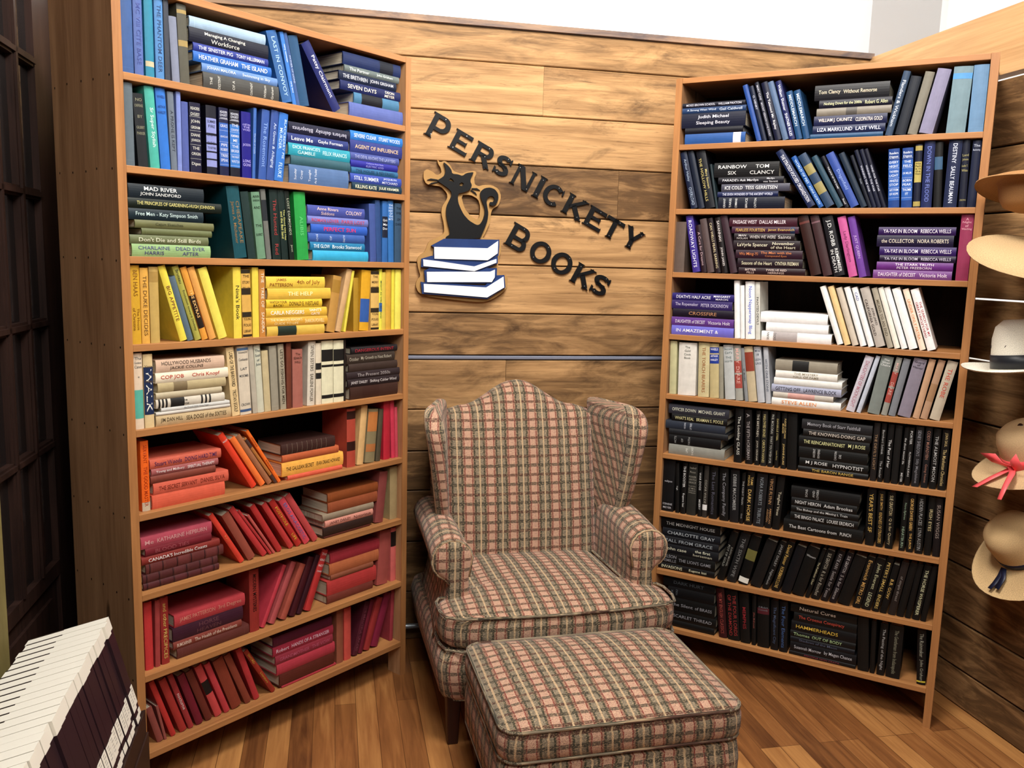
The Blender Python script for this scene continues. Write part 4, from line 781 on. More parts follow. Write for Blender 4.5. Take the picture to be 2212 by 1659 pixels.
('V', 'R', 7, 0, 0.0632, 0.0157, 0.2135, 0.05, '0c0c0c', 'High', 'e0e0e0', ''),
('V', 'R', 7, 0, 0.0838, 0.0216, 0.2198, 0, '0c0c0c', 'THE BOOSTER|Eugene Izzi', 'e8e8e8', ''),
('V', 'R', 7, 1, 0.1106, 0.0382, 0.2219, 0, '30302c', 'Isabel/Ross|POWER/WITH/GRACE|The Life Story/of Mrs./Woodrow/Wilson||', '98948a', 'x'),
('V', 'R', 7, 0, 0.1584, 0.0173, 0.2155, 0.03, '0c0c0c', 'WAR DOGS|MISERY', 'e0e0e0', ''),
('V', 'R', 7, 0, 0.1776, 0.0191, 0.2215, 0, '3c3834', 'OSCAR WILDE', '98948a', 'b=.75,.86,e8e8e8'),
('V', 'R', 7, 1, 0.2062, 0.0328, 0.2187, 0.024, '08080c', 'The Last Romantics', '606070', ''),
('V', 'R', 7, 1, 0.2516, 0.0361, 0.22, 0.054, '08080c', 'The Company Family', 'a0a0a8', ''),
('V', 'R', 7, 1, 0.2939, 0.0357, 0.2183, 0.036, '1c1c20', 'DEBBIE MACOMBER|', 'b0b0b0', ''),
('V', 'R', 7, 0, 0.3333, 0.0147, 0.2107, 0, '101010', 'THE NIGHT TRAIN|Clyde', 'b0b0b0', ''),
('V', 'R', 7, 1, 0.3534, 0.0291, 0.2223, 0, '14120e', 'TAMI/HOAG|DARK HORSE', 'e8c070', ''),
('V', 'R', 7, 1, 0.4305, 0.0419, 0.2192, -0.02, '202024', 'NORA ROBERTS|TRIBUTE', '9098a0', ''),
('V', 'R', 7, 0, 0.4602, 0.0255, 0.2202, -0.025, '181414', 'VINCE FLYNN|AMERICAN/ASSASSIN', 'c09060', ''),
('V', 'R', 7, 0, 0.4925, 0.0282, 0.2154, -0.042, '0a0a0a', 'Tangled Vines', 'e0d8c0', ''),
('H', 'R', 7, 1, 0.5087, 0.2941, 0.0, 0.0526, 0, '0a0a0c', 'The Best Cartoons from|PUNCH|', 'e8e8e8', ''),
('H', 'R', 7, 1, 0.5321, 0.2507, 0.0526, 0.0324, 0, '0a0a0a', 'THE BINGO PALACE|LOUISE ERDRICH', 'f0f0f0', ''),
('H', 'R', 7, 1, 0.5331, 0.2493, 0.0849, 0.0257, 0, '0e0e10', 'The Bishop and the Missing L Train|', 'e0e0e0', ''),
('H', 'R', 7, 1, 0.5318, 0.2428, 0.1107, 0.0334, 0, '101012', 'NIGHT HERON|Adam Brookes', 'f0f0f0', ''),
('H', 'R', 7, 1, 0.5284, 0.2531, 0.1441, 0.0464, 0, '0c0e12', '|SONS|AND/LOVERS||||', 'c8c8c8', 'r'),
('V', 'R', 7, 1, 0.8123, 0.0308, 0.2193, 0.03, '100e0c', "YEAR'S BEST SF|", 'e0b860', ''),
('V', 'R', 7, 1, 0.8505, 0.0242, 0.2194, 0.032, '0e0e0e', 'JULIE SMITH|KINDNESS OF STRANGERS', 'c8a058', ''),
('V', 'R', 7, 1, 0.8825, 0.026, 0.2188, 0.023, '0c0c0c', 'SUE GRAFTON|Q is for Quarry', 'c8b890', ''),
('V', 'R', 7, 0, 0.9303, 0.0195, 0.2179, 0, '0a0a0a', 'Nora Ephron|HEARTBURN', '90a890', ''),
('V', 'R', 7, 1, 0.9559, 0.0223, 0.2215, 0.028, '100c08', 'GEORGE DAWES GREEN|THE JUROR', 'e8b868', ''),
('V', 'R', 7, 1, 0.9849, 0.0257, 0.2235, 0.027, '101010', 'HIDDEN PLACES|LYNN AUSTIN', 'a0a0a0', ''),
('V', 'R', 7, 1, 1.0157, 0.0225, 0.2214, 0, '101010', 'IRISH EYES|', 'd0c090', ''),
('V', 'R', 7, 1, 1.0442, 0.0238, 0.2217, 0.026, '1c1618', 'SUSAN WIGGS|', 'a89890', ''),
('H', 'R', 8, 0, 0.001, 0.2452, 0.0, 0.0281, 0, '101014', 'INVASIONS|Eugene Izzi', 'f0f0d0', ''),
('H', 'R', 8, 1, 0.001, 0.2449, 0.0281, 0.046, 0, '0c0c10', "NELSON/DEMILLE|THE LION'S GAME", 'a0a0a8', ''),
('H', 'R', 8, 1, 0.0093, 0.2485, 0.0741, 0.0406, 0, '1c1e24', 'john case|the first/horseman', 'f0f0d8', ''),
('H', 'R', 8, 1, 0.0041, 0.2517, 0.1148, 0.0334, 0, '202228', 'FALL FROM GRACE', 'b0b8c0', ''),
('H', 'R', 8, 1, 0.0121, 0.2489, 0.1481, 0.0359, 0, '1c2028', 'CHARLOTTE GRAY', 'c0c8d0', ''),
('H', 'R', 8, 1, 0.005, 0.2533, 0.184, 0.0436, 0, '101012', 'THE MIDNIGHT HOUSE', 'c8c8c8', ''),
('V', 'R', 8, 0, 0.2849, 0.0296, 0.2176, -0.229, '0c0a0a', 'JUDITH MICHAEL/POT OF GOLD', 'a8a8a0', ''),
('V', 'R', 8, 1, 0.3338, 0.0384, 0.2197, -0.225, '202022', 'THE SIXTH WIFE', '8c8c8c', ''),
('V', 'R', 8, 1, 0.3826, 0.0392, 0.2144, -0.207, '08080a', '', '-', 'b=.28,.5,6c6838;b=.86,.97,e8e8e0'),
('V', 'R', 8, 1, 0.435, 0.0429, 0.2093, -0.267, '1c1a1a', '', '-', ''),
('V', 'R', 8, 0, 0.4663, 0.0249, 0.2165, -0.278, '141414', 'JANET DAILEY|Nightshade', 'a8a8a8', ''),
('V', 'R', 8, 1, 0.5085, 0.0304, 0.2174, -0.231, '0c0c0c', "Daniel Paisner|HORSEMAN'S LOVE", 'd8b060', ''),
('V', 'R', 8, 1, 0.554, 0.0377, 0.2072, -0.238, '101218', '', '-', ''),
('V', 'R', 8, 1, 0.6034, 0.044, 0.2112, -0.239, '0a0a10', '|Winners|||||||', 'd0d0d0', 'x'),
('V', 'R', 8, 0, 0.6252, 0.0145, 0.2149, -0.243, '0a0a0a', 'The Pathfinder Chair', 'd0c8a0', ''),
('V', 'R', 8, 1, 0.6634, 0.0311, 0.2118, -0.221, '0c0c0c', 'SUE GRAFTON|R is for Ricochet', 'a8a090', ''),
('V', 'R', 8, 0, 0.6956, 0.0263, 0.2171, -0.236, '141014', 'KATIE ANN|Settle for Texas', 'a09898', ''),
('V', 'R', 8, 0, 0.7264, 0.025, 0.2161, -0.242, '16121a', 'SUE GRAFTON|S is for Silence', 'b0a8a8', ''),
('V', 'R', 8, 1, 0.7751, 0.0435, 0.208, -0.243, '120c0c', '', '-', ''),
('V', 'R', 8, 1, 0.8158, 0.0285, 0.2127, -0.191, '0e0c0c', 'Evanovich|METRO GIRL', 'd8a860', ''),
('V', 'R', 8, 1, 0.8522, 0.0334, 0.2128, -0.186, '0a0a10', 'John Everett|LEGEND', 'c8c8a0', ''),
('V', 'R', 8, 1, 0.8816, 0.0242, 0.2204, -0.17, '100e0c', "PETER'S SMALL|ENDERS", 'd8b868', ''),
('V', 'R', 8, 0, 0.9082, 0.0225, 0.1996, -0.165, '0a0a0a', 'B.B. GOW', 'e0b868', ''),
('V', 'R', 8, 1, 0.9397, 0.0249, 0.2169, -0.15, '2c2422', 'of simple thread', '8c8480', ''),
('V', 'R', 8, 1, 0.9684, 0.0247, 0.2167, -0.147, '100e0e', '', '-', ''),
('V', 'R', 8, 0, 0.9926, 0.0189, 0.2191, -0.124, '0c0c0e', '', '-', ''),
('V', 'R', 8, 1, 1.0224, 0.0244, 0.2187, -0.117, '0c0c0c', 'THE HORSE WHISPERER', 'd8d8b0', ''),
('V', 'R', 8, 0, 1.0453, 0.0192, 0.2174, -0.105, '0a0a0a', '', '-', ''),
('H', 'R', 9, 0, 0.0651, 0.1951, 0.0, 0.0301, 0, '0c0808', '', '-', ''),
('H', 'R', 9, 0, 0.0627, 0.2025, 0.0301, 0.0426, 0, '0a0a10', 'SCARLET THREAD', 'a0a0a8', ''),
('H', 'R', 9, 0, 0.0594, 0.1978, 0.0726, 0.0583, 0, '0a0a0e', 'the Silent|of BRASS', 'a0a0a8', ''),
('H', 'R', 9, 0, 0.0501, 0.2011, 0.1309, 0.0462, 0, '0e1014', 'OX/YOU|||', '707880', 'r'),
('H', 'R', 9, 0, 0.0277, 0.2241, 0.1772, 0.0428, 0, '14161a', 'DARK HURT', '606870', ''),
('V', 'R', 9, 0, 0.2819, 0.0329, 0.2137, 0.122, '401418', 'YES MY ENGLISH CLASSICS', 'a04840', ''),
('V', 'R', 9, 1, 0.3189, 0.0494, 0.2115, 0.111, '0c080a', 'THE FOUR LORDS/OF THE DIAMOND', 'a83838', ''),
('V', 'R', 9, 1, 0.3717, 0.0389, 0.2123, 0.094, '100a0c', 'MEMPHIS', 'a02c34', ''),
('V', 'R', 9, 0, 0.417, 0.0166, 0.2139, 0.052, '100c0c', 'Jillian McDonald', 'a05850', ''),
('V', 'R', 9, 1, 0.4403, 0.0468, 0.2123, 0.062, '0a0a0e', '|A Modern/Comedy|||||', '808088', 'x;b=.22,.34,501c24'),
('V', 'R', 9, 0, 0.4932, 0.03, 0.2083, 0.055, '0a0c14', 'The Magnificent City', '506080', ''),
('V', 'R', 9, 1, 0.5275, 0.0315, 0.2128, 0.053, '080a14', 'The Four Elements', '4868a0', ''),
('H', 'R', 9, 0, 0.5668, 0.2518, 0.0, 0.016, 1, '140e12', 'PERSONA NON GRATA', '903c4c', ''),
('H', 'R', 9, 1, 0.5696, 0.2496, 0.016, 0.0404, 1, '121218', 'Susannah Morrow|by Megan Chance', 'd0d0d8', ''),
('H', 'R', 9, 0, 0.5681, 0.243, 0.0564, 0.0205, 1, '10121c', 'Shadows of the Moon|', '606880', ''),
('H', 'R', 9, 1, 0.5662, 0.2467, 0.0768, 0.026, 1, '0c0c10', 'Thomas|OUT OF BODY|', 'b8d8a0', ''),
('H', 'R', 9, 1, 0.5679, 0.2445, 0.1028, 0.0408, 1, '0c0c14', 'HAMMERHEADS|', 'f0c850', ''),
('H', 'R', 9, 1, 0.575, 0.2362, 0.1436, 0.0363, 1, '0e0c10', 'The Croesus Conspiracy|', 'd05040', ''),
('H', 'R', 9, 1, 0.5606, 0.2486, 0.1799, 0.0387, 1, '100c0c', 'Natural Cures|', 'e8d8c8', ''),
('V', 'R', 9, 1, 0.8268, 0.0398, 0.215, 0.077, '0a0a0c', '', '-', ''),
('V', 'R', 9, 0, 0.87, 0.0173, 0.2114, 0.038, '0c0c0c', '', '-', ''),
('V', 'R', 9, 1, 0.8943, 0.0268, 0.2092, 0, '101010', 'The Passing of the Night', 'b8b8b8', ''),
('V', 'R', 9, 1, 0.9265, 0.0488, 0.2108, 0, '0c0e0e', 'The Gentleman from Indianapolis', '90907c', ''),
('V', 'R', 9, 1, 1.0353, 0.0298, 0.2138, 0.067, '101012', 'The Rainmaker | John Grisham', 'a0a090', 'b=.93,.96,d8c840')
]
chars=set(' ')
for B in BOOKS: chars|=set(B[-3])|set('WALKEGYPT')
load_glyphs(sorted(chars))
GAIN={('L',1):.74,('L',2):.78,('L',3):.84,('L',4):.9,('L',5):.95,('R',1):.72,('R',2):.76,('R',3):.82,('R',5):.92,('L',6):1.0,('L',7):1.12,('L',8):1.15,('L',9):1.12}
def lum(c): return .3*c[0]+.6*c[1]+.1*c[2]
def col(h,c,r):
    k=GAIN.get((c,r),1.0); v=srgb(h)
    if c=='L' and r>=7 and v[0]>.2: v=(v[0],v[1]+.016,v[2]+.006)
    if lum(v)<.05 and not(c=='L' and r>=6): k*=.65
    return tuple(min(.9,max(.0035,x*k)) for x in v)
def lum(c): return .3*c[0]+.6*c[1]+.1*c[2]
BD=.0022
def book_meshes(t,h,d,cc,title,tcol,opts):
    """t thickness (X), h height (Z), d depth (Y); returns cover, pages, lettering collectors"""
    r=min(.0035,t*.16); N=6; co=MB()
    arc=lambda x:r*(2*x/t-1)**2
    xs=[t*i/N for i in range(N+1)]
    out=[(0,d)]+[(x,arc(x)) for x in xs]+[(t,d)]; b=min(BD,t*.2)
    inn=[(t-b,d),(t-b,r+b),(b,r+b),(b,d)]
    prof=out+inn
    hl=(.0,h); rings=[[(x,y,z) for x,y in prof] for z in hl]
    n=len(prof)
    vs=len(co.v)
    for rg in rings: co.v+=rg
    for j in range(n):
        j2=(j+1)%n; co.face([vs+j,vs+j2,vs+n+j2,vs+n+j],None,cc)
    # end caps: boards and spine strip
    O=len(out); 
    for base,fl in ((vs,True),(vs+n,False)):
        q=[[0,1,O+2,O+3],[O-2,O-1,O+0,O+1],list(range(1,O-1))+[O+1,O+2]]
        for f in q:
            f=[base+i for i in f]; co.face(f if fl else f[::-1],None,cc)
    opt=dict(); 
    for o in opts.split(';'):
        if '=' in o:
            a,v=o.split('=',1); opt.setdefault(a,[]).append(v)
        elif o: opt[o]=True
    def band(f0,f1,c,e=.0003,w=.0):
        z1=h*(1-f0)-.0004; z0=h*(1-f1)+.0004; n=len(co.v)
        for z in (z0,z1): co.v+=[(x*(1-2*w)+t*w,arc(x)-e,z) for x in xs]
        for i in range(N): co.face([n+i,n+i+1,n+N+2+i,n+N+1+i],None,c)
    if cc and 'b' in opt:
        for bb in opt['b']:
            a,b2,hx=bb.split(','); band(float(a),float(b2),srgb(hx))
    if 'ribs' in opt:
        for k in range(9): band(.1+k*.09,.108+k*.09,srgb('7c6c5c'),.0006)
    if 'leather' in opt:
        for a in (.04,.2,.38,.56,.74,.92): band(a,a+.012,srgb('1c1014'),.0008); band(a+.03,a+.034,srgb('8c6a50'),.0004)
        for a in (.41,.77): band(a+.0,a+.13,tuple(x*1.25 for x in cc),.0003)
    if 'rules' in opt:
        k=title.count('|')+1
        for i in range(1,k): band(i/k-.004,i/k+.002,srgb(tcol if tcol!='-' else 'd8c890'),.0005); band(i/k+.008,i/k+.012,srgb(tcol if tcol!='-' else 'd8c890'),.0005)
    if not title and not opt and lum(cc)<.4 and t>.012:
        c2=tuple(min(.8,x*1.7+.02) for x in cc); band(.06,.065,c2); band(.93,.935,c2)
    pg=MB(); e=.0032; pg.box((b+.0001,r+b+.0001,e),(t-b-.0001,d-.004,h-e))
    tx=MB(); 
    if title and title!='-':
        tc=srgb(tcol if tcol!='-' else ('e8e0d0' if lum(cc)<.35 else '3a3028'))
        if lum(cc)<.3: tc=tuple(x*(.72 if lum(cc)<.012 else .86) for x in tc)
        across='x' in opt or 'r' in opt; flip='flip' in opt
        segs=title.split('|')
        if across:
            L=.94; k=len(segs); 
            for i,sg in enumerate(segs):
                if not sg: continue
                lines=sg.split('/'); z1=h*(.5+L/2)-h*L*i/k; z0=h*(.5+L/2)-h*L*(i+1)/k; cell=(z1-z0)*.86/len(lines); zt=z1-(z1-z0)*.07
                for ln in lines:
                    V,F,w_,hh,_=line_mesh(ln)
                    if V:
                        sx=min(t*.80/w_,.0125); sy=min(cell*.74/hh,max(sx*1.7,.003),.012)
                        X0=t/2-w_*sx/2; Z0=zt-cell/2-hh*sy/2; n=len(tx.v)
                        tx.v+=[(X0+x*sx,arc(X0+x*sx)-.0007,Z0+y*sy) for x,y in V]
                        for f in F: tx.face([n+q for q in f],None,tc)
                    zt-=cell
        else:
            wts=[max([len(l) for l in sg.split('/')]+[3]) for sg in segs]; tot=sum(wts); pos=.04
            for sg,wt in zip(segs,wts):
                Ls=h*.92*wt/tot; p0=h*pos; pos+=.92*wt/tot
                if not sg: continue
                lines=sg.split('/'); cell=t*.82/len(lines)
                for li,ln in enumerate(lines):
                    V,F,w_,hh,_=line_mesh(ln)
                    if not V: continue
                    sy=min(cell*(.70 if len(lines)>1 else .56)/hh,.019); sx=min(Ls*.9/w_,sy*1.25); sy=min(sy,sx*2.0)
                    xc=t*.91-cell*(li+.5); X0=xc-hh*sy/2; s0=p0+(Ls-w_*sx)/2; n=len(tx.v)
                    def mp(x,y):
                        X=X0+y*sy; Z=h-(s0+x*sx)
                        if flip: X=t-X; Z=h-Z
                        return (X,arc(X)-.0007,Z)
                    tx.v+=[mp(x,y) for x,y in V]
                    for f in F: tx.face([n+q for q in f],None,tc)
    if 'big' in opt:
        V,F,w_,hh,_=line_mesh(opt['big'][0]); s0=h*.2; sx=h*.58/w_; sy=t*.6/hh; n=len(tx.v)
        tx.v+=[((t-hh*sy)/2+y*sy,arc((t-hh*sy)/2+y*sy)-.0007,h-(s0+x*sx)) for x,y in V]
        for f in F: tx.face([n+q for q in f],None,srgb('f0ece0'))
    return co,pg,tx
ORD=['zeroth','first','second','third','fourth','fifth','sixth','seventh','eighth','ninth','tenth','eleventh','twelfth','thirteenth','fourteenth','fifteenth','sixteenth','seventeenth','eighteenth','nineteenth','twentieth','twenty-first','twenty-second','twenty-third','twenty-fourth','twenty-fifth']
ROWN={1:'top shelf',9:'bottom shelf'}
for k in range(2,9): ROWN[k]=ORD[k]+' shelf down'
def cname(hx):
    import colorsys
    r_,g_,b_=[int(hx[i:i+2],16)/255 for i in (0,2,4)]; h_,l_,s_=colorsys.rgb_to_hls(r_,g_,b_); h_*=360; v=max(r_,g_,b_); ch=v-min(r_,g_,b_)
    if v<.15: return 'black'
    if ch<.07 or (ch<.1 and v>.85): return 'white' if v>.88 else 'pale grey' if v>.68 else 'grey' if v>.35 else 'charcoal'
    if h_<12 or h_>=345: n='pink' if (l_>.62) else 'salmon' if (l_>.52 and h_<12) else 'dark red' if v<.5 else 'red'
    elif h_<26: n='dark brown' if v<.4 else 'brown' if (v<.66 or s_<.4) else 'orange'
    elif h_<40: n='dark brown' if v<.4 else 'brown' if v<.62 else ('beige' if s_<.55 else 'golden')
    elif h_<68: n='olive' if v<.6 else ('cream' if s_<.55 else 'yellow')
    elif h_<160: n='dark green' if v<.32 else ('pale green' if l_>.55 else 'green')
    elif h_<195: n='dark teal' if v<.45 else 'turquoise'
    elif h_<250: n='navy' if v<.42 else ('light blue' if l_>.6 else 'lavender' if (h_>228 and l_>.52) else 'dull blue' if s_<.3 else 'blue')
    elif h_<290: n='dark purple' if v<.35 else ('lilac' if l_>.6 else 'purple')
    else: n='maroon' if v<.4 else 'plum' if v<.6 else 'pink'
    return n
stacks={}; vn={}; hn={}; REST=[MB(),MB(),MB()]
for B in BOOKS:
    if B[0]=='H': stacks.setdefault((B[1],B[2]),set()).add(B[8])
OW={'white':'white','gold':'gold'}
def put(B):
    kind,c,r,big=B[:4]; zs=SHELF[c][r-1]; sb=SETB[(c,r)]; A,a,dp=CASES[c]
    if kind=='V':
        u,t,h,th=B[4:8]; cx,ti,tc,op=B[8:]; vn[(c,r)]=vn.get((c,r),0)+1; k=vn[(c,r)]
        if th>=0: ux,vz=u,0
        else: ux,vz=u-t*cos(th),t*sin(-th)
        Lm=Matrix.Translation((ux,sb,zs+vz+.0002))@Matrix.Rotation(-th,4,'Y')
        pose='upright' if abs(th)<.05 else ('leaning')
        place='%s upright from left'%ORD[k] if True else ''
    else:
        u,wd_,z0,t,st=B[4:9]; cx,ti,tc,op=B[9:]; h=wd_; hn[(c,r,st)]=hn.get((c,r,st),0)+1; k=hn[(c,r,st)]
        t=max(t,.006)-.0004
        Lm=Matrix.Translation((u+wd_,sb,zs+z0+.0002))@Matrix.Rotation(-PI/2,4,'Y'); pose='flat'
        ns=len(stacks[(c,r)]); sn='stack' if ns==1 else ('left stack','right stack')[st]
        place='%s up in %s'%('lowest' if k==1 else ORD[k],sn)
        place=place.replace('lowest up','lowest')
    rnd=random.Random(hash((c,r,k,kind=='V'))%99991) if False else random.Random(r*1000+k*17+(500 if c=='R' else 0)+(7 if kind=='V' else 0))
    d=min(max(.13,h*(.66+rnd.uniform(-.04,.05))),dp-.03-sb)
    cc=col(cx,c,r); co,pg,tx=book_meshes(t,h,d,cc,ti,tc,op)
    M=case_matrix(c)@Lm
    if not big:
        for src,dst in zip((co,pg,tx),REST):
            n=len(dst.v); dst.v+=[tuple(M@Vector(p)) for p in src.v]
            for f,cl in zip(src.f,src.c): dst.face([n+i for i in f],None,cl)
        return
    o=co.build('book',MAT['book']); o.matrix_world=M
    pg.build('page_block',MAT['page'],o)
    if tx.v: tx.build('title_lettering',MAT['ink'],o)
    size=('slim ' if t<.017 else 'thick ' if t>.036 else '')
    name=cname(cx)
    let=''
    if ti.strip('|'):
        l=lum(srgb(tc)) if tc!='-' else .8; tn=cname(tc) if tc!='-' else ''
        let={'golden':'gold-lettered ','beige':'gold-lettered ','cream':'cream-lettered ','yellow':'yellow-lettered ','white':'white-lettered ','pale grey':'white-lettered ','red':'red-lettered ','orange':'orange-lettered ','black':'black-lettered ','charcoal':'dark-lettered '}.get(tn,'')
        if let and name==let.split('-')[0]: let=''
    case='%s bookcase'%('left' if c=='L' else 'right')
    lab='%s%s %s%s book, %s, %s, %s'%(size,name,let,pose,place,ROWN[r],case)
    if len(lab.split())>16: lab=lab.replace(' '+pose+' book',' book')
    tag(o,lab,'book','books on the %s of the %s'%(ROWN[r],case))
SETB={('L', 1): 0.012, ('L', 2): 0.012, ('L', 3): 0.012, ('L', 4): 0.012, ('L', 5): 0.012, ('L', 6): 0.022, ('L', 7): 0.025, ('L', 8): 0.03, ('L', 9): 0.035, ('R', 1): 0.012, ('R', 2): 0.012, ('R', 3): 0.012, ('R', 4): 0.012, ('R', 5): 0.012, ('R', 6): 0.014, ('R', 7): 0.016, ('R', 8): 0.018, ('R', 9): 0.018}
for B in BOOKS: put(B)
o=REST[0].build('books',MAT['book']); tag(o,'remaining smaller or darker books standing and lying between the others on both bookcases','books',None,'stuff')
REST[1].build('page_blocks',MAT['page'],o)
REST[2].build('title_lettering',MAT['ink'],o)
# ---------------------------------------------------------------- wall sign
LETTERS=[('P', 0.0456, 2.2074, 0.0891, 0.1019, -27.0), ('E', 0.1462, 2.1593, 0.085, 0.0856, -27.0), ('R', 0.237, 2.1141, 0.0919, 0.0862, -27.0), ('S', 0.3308, 2.0717, 0.0733, 0.084, -26.9), ('N', 0.4108, 2.0274, 0.0944, 0.089, -27.0), ('I', 0.5115, 1.9761, 0.0289, 0.0937, -27.0), ('C', 0.5479, 1.9619, 0.0876, 0.0854, -26.9), ('K', 0.6409, 1.9165, 0.0978, 0.0889, -26.9), ('E', 0.7389, 1.8689, 0.0901, 0.0878, -26.9), ('T', 0.8201, 1.8304, 0.0912, 0.0872, -26.9), ('Y', 0.9117, 1.79, 0.0956, 0.0877, -26.9), ('B', 0.3927, 1.772, 0.0959, 0.1025, -27.9), ('O', 0.4971, 1.7183, 0.0945, 0.089, -27.9), ('O', 0.5926, 1.6733, 0.0959, 0.0897, -27.9), ('K', 0.6898, 1.6206, 0.0943, 0.0903, -27.9), ('S', 0.7775, 1.581, 0.0831, 0.088, -27.8)]
SIGN={'plate': [(0.1029, 2.104), (0.1142, 2.0922), (0.1353, 2.0997), (0.1551, 2.0861), (0.1707, 2.0597), (0.2036, 2.0503), (0.2316, 2.0598), (0.2627, 2.0652), (0.2686, 2.055), (0.2594, 2.0338), (0.2622, 2.0092), (0.2783, 2.0017), (0.301, 2.0093), (0.3354, 2.0097), (0.3645, 1.9955), (0.3768, 1.9645), (0.3673, 1.9279), (0.3406, 1.9113), (0.3336, 1.8904), (0.3332, 1.8597), (0.3212, 1.8314), (0.3086, 1.803), (0.2991, 1.787), (0.3767, 1.7883), (0.3838, 1.7378), (0.3729, 1.7092), (0.3698, 1.6694), (0.3734, 1.641), (0.404, 1.6389), (0.4162, 1.6192), (0.4113, 1.5847), (0.396, 1.5615), (0.3527, 1.532), (0.318, 1.5188), (0.2656, 1.5179), (0.1731, 1.5259), (0.0589, 1.5391), (0.0305, 1.5544), (0.0189, 1.5822), (0.0243, 1.6047), (0.0398, 1.6219), (0.0293, 1.6551), (0.0233, 1.6884), (0.0343, 1.7081), (0.0566, 1.7226), (0.0718, 1.7675), (0.1121, 1.7854), (0.1372, 1.8028), (0.1349, 1.8415), (0.123, 1.8852), (0.1259, 1.9128), (0.1479, 1.9466), (0.1458, 1.9685), (0.1202, 1.9947), (0.0877, 1.9976), (0.0587, 2.0017), (0.0473, 2.024), (0.047, 2.051), (0.0607, 2.0625), (0.083, 2.0538), (0.1027, 2.0385), (0.1221, 2.0492), (0.1179, 2.0707), (0.1065, 2.0864)], 'hole': [(0.2052, 1.9628), (0.2449, 1.9661), (0.2783, 1.9493), (0.2881, 1.9192), (0.2857, 1.8747), (0.2767, 1.8644), (0.2496, 1.8762), (0.2204, 1.9083)], 'cat': [(0.1413, 1.7793), (0.144, 1.7888), (0.1596, 1.7976), (0.1576, 1.8197), (0.1475, 1.8524), (0.1413, 1.8852), (0.1431, 1.9126), (0.1556, 1.9405), (0.1637, 1.9572), (0.1623, 1.9735), (0.1492, 1.9866), (0.1294, 1.9993), (0.117, 2.0069), (0.1013, 2.017), (0.1167, 2.0259), (0.1316, 2.0374), (0.1369, 2.0539), (0.1349, 2.0727), (0.1268, 2.0939), (0.1477, 2.0788), (0.1608, 2.0632), (0.165, 2.0471), (0.1902, 2.0456), (0.2072, 2.0398), (0.2238, 2.0526), (0.2564, 2.0585), (0.2466, 2.0428), (0.2403, 2.0207), (0.2485, 2.0046), (0.2448, 1.9908), (0.2309, 1.9792), (0.2085, 1.9712), (0.1928, 1.9683), (0.1897, 1.9528), (0.1923, 1.931), (0.2012, 1.9094), (0.2158, 1.8825), (0.239, 1.8585), (0.2707, 1.8413), (0.2861, 1.8436), (0.2988, 1.8634), (0.3057, 1.8886), (0.3046, 1.9135), (0.2955, 1.9352), (0.2871, 1.9542), (0.2833, 1.9705), (0.2904, 1.9846), (0.3044, 1.9951), (0.3272, 1.9983), (0.3473, 1.9914), (0.361, 1.9738), (0.3627, 1.9518), (0.3546, 1.9321), (0.3393, 1.9215), (0.3243, 1.9276), (0.3274, 1.9393), (0.3389, 1.9381), (0.3467, 1.9484), (0.3424, 1.9603), (0.3291, 1.9642), (0.3156, 1.9554), (0.3114, 1.9386), (0.3166, 1.914), (0.3211, 1.892), (0.3178, 1.8614), (0.3092, 1.836), (0.2983, 1.8106), (0.2874, 1.784)], 'blue': [[(0.081, 1.7497), (0.135, 1.7801), (0.37, 1.7832), (0.3708, 1.7541), (0.3677, 1.7158), (0.3232, 1.6898), (0.0897, 1.693), (0.0923, 1.7429)], [(0.0409, 1.6944), (0.0827, 1.7078), (0.3649, 1.7101), (0.3656, 1.6836), (0.2684, 1.6417), (0.0396, 1.66)], [(0.0527, 1.6448), (0.0778, 1.6577), (0.3632, 1.6638), (0.3629, 1.6298), (0.3445, 1.5982), (0.059, 1.592)], [(0.0392, 1.5989), (0.0645, 1.595), (0.3128, 1.589), (0.364, 1.6327), (0.396, 1.6351), (0.402, 1.5824), (0.3229, 1.5313), (0.0454, 1.5487)]], 'white': [[(0.0928, 1.7445), (0.3199, 1.7458), (0.364, 1.7779), (0.363, 1.7257), (0.321, 1.6954), (0.0947, 1.6959)], [(0.0477, 1.6918), (0.1105, 1.6863), (0.2642, 1.6681), (0.3584, 1.702), (0.3588, 1.6863), (0.2646, 1.6484), (0.0491, 1.6642)], [(0.0634, 1.6407), (0.3337, 1.6479), (0.3532, 1.6568), (0.3528, 1.624), (0.3405, 1.6039), (0.0651, 1.5979)], [(0.0512, 1.5904), (0.3179, 1.5808), (0.3911, 1.6283), (0.3952, 1.5824), (0.3218, 1.5383), (0.0527, 1.5558)]], 'eyes': [[(0.1503, 2.0193), (0.158, 2.0289), (0.167, 2.0239), (0.174, 2.0133), (0.1638, 2.0161)], [(0.1943, 2.0066), (0.2048, 2.0147), (0.2145, 2.0086), (0.208, 1.9985), (0.1978, 1.9996)]], 'whisk': [[(0.1063, 2.0215), (0.0767, 2.0245), (0.0618, 2.0184), (0.1019, 2.017)], [(0.1075, 2.014), (0.0798, 2.0073), (0.0643, 1.9968), (0.1103, 2.0108)], [(0.2496, 1.993), (0.2711, 1.994), (0.2856, 1.9847), (0.2485, 1.9886)], [(0.2474, 1.9864), (0.2658, 1.9756), (0.2717, 1.9649), (0.2441, 1.9829)]]}

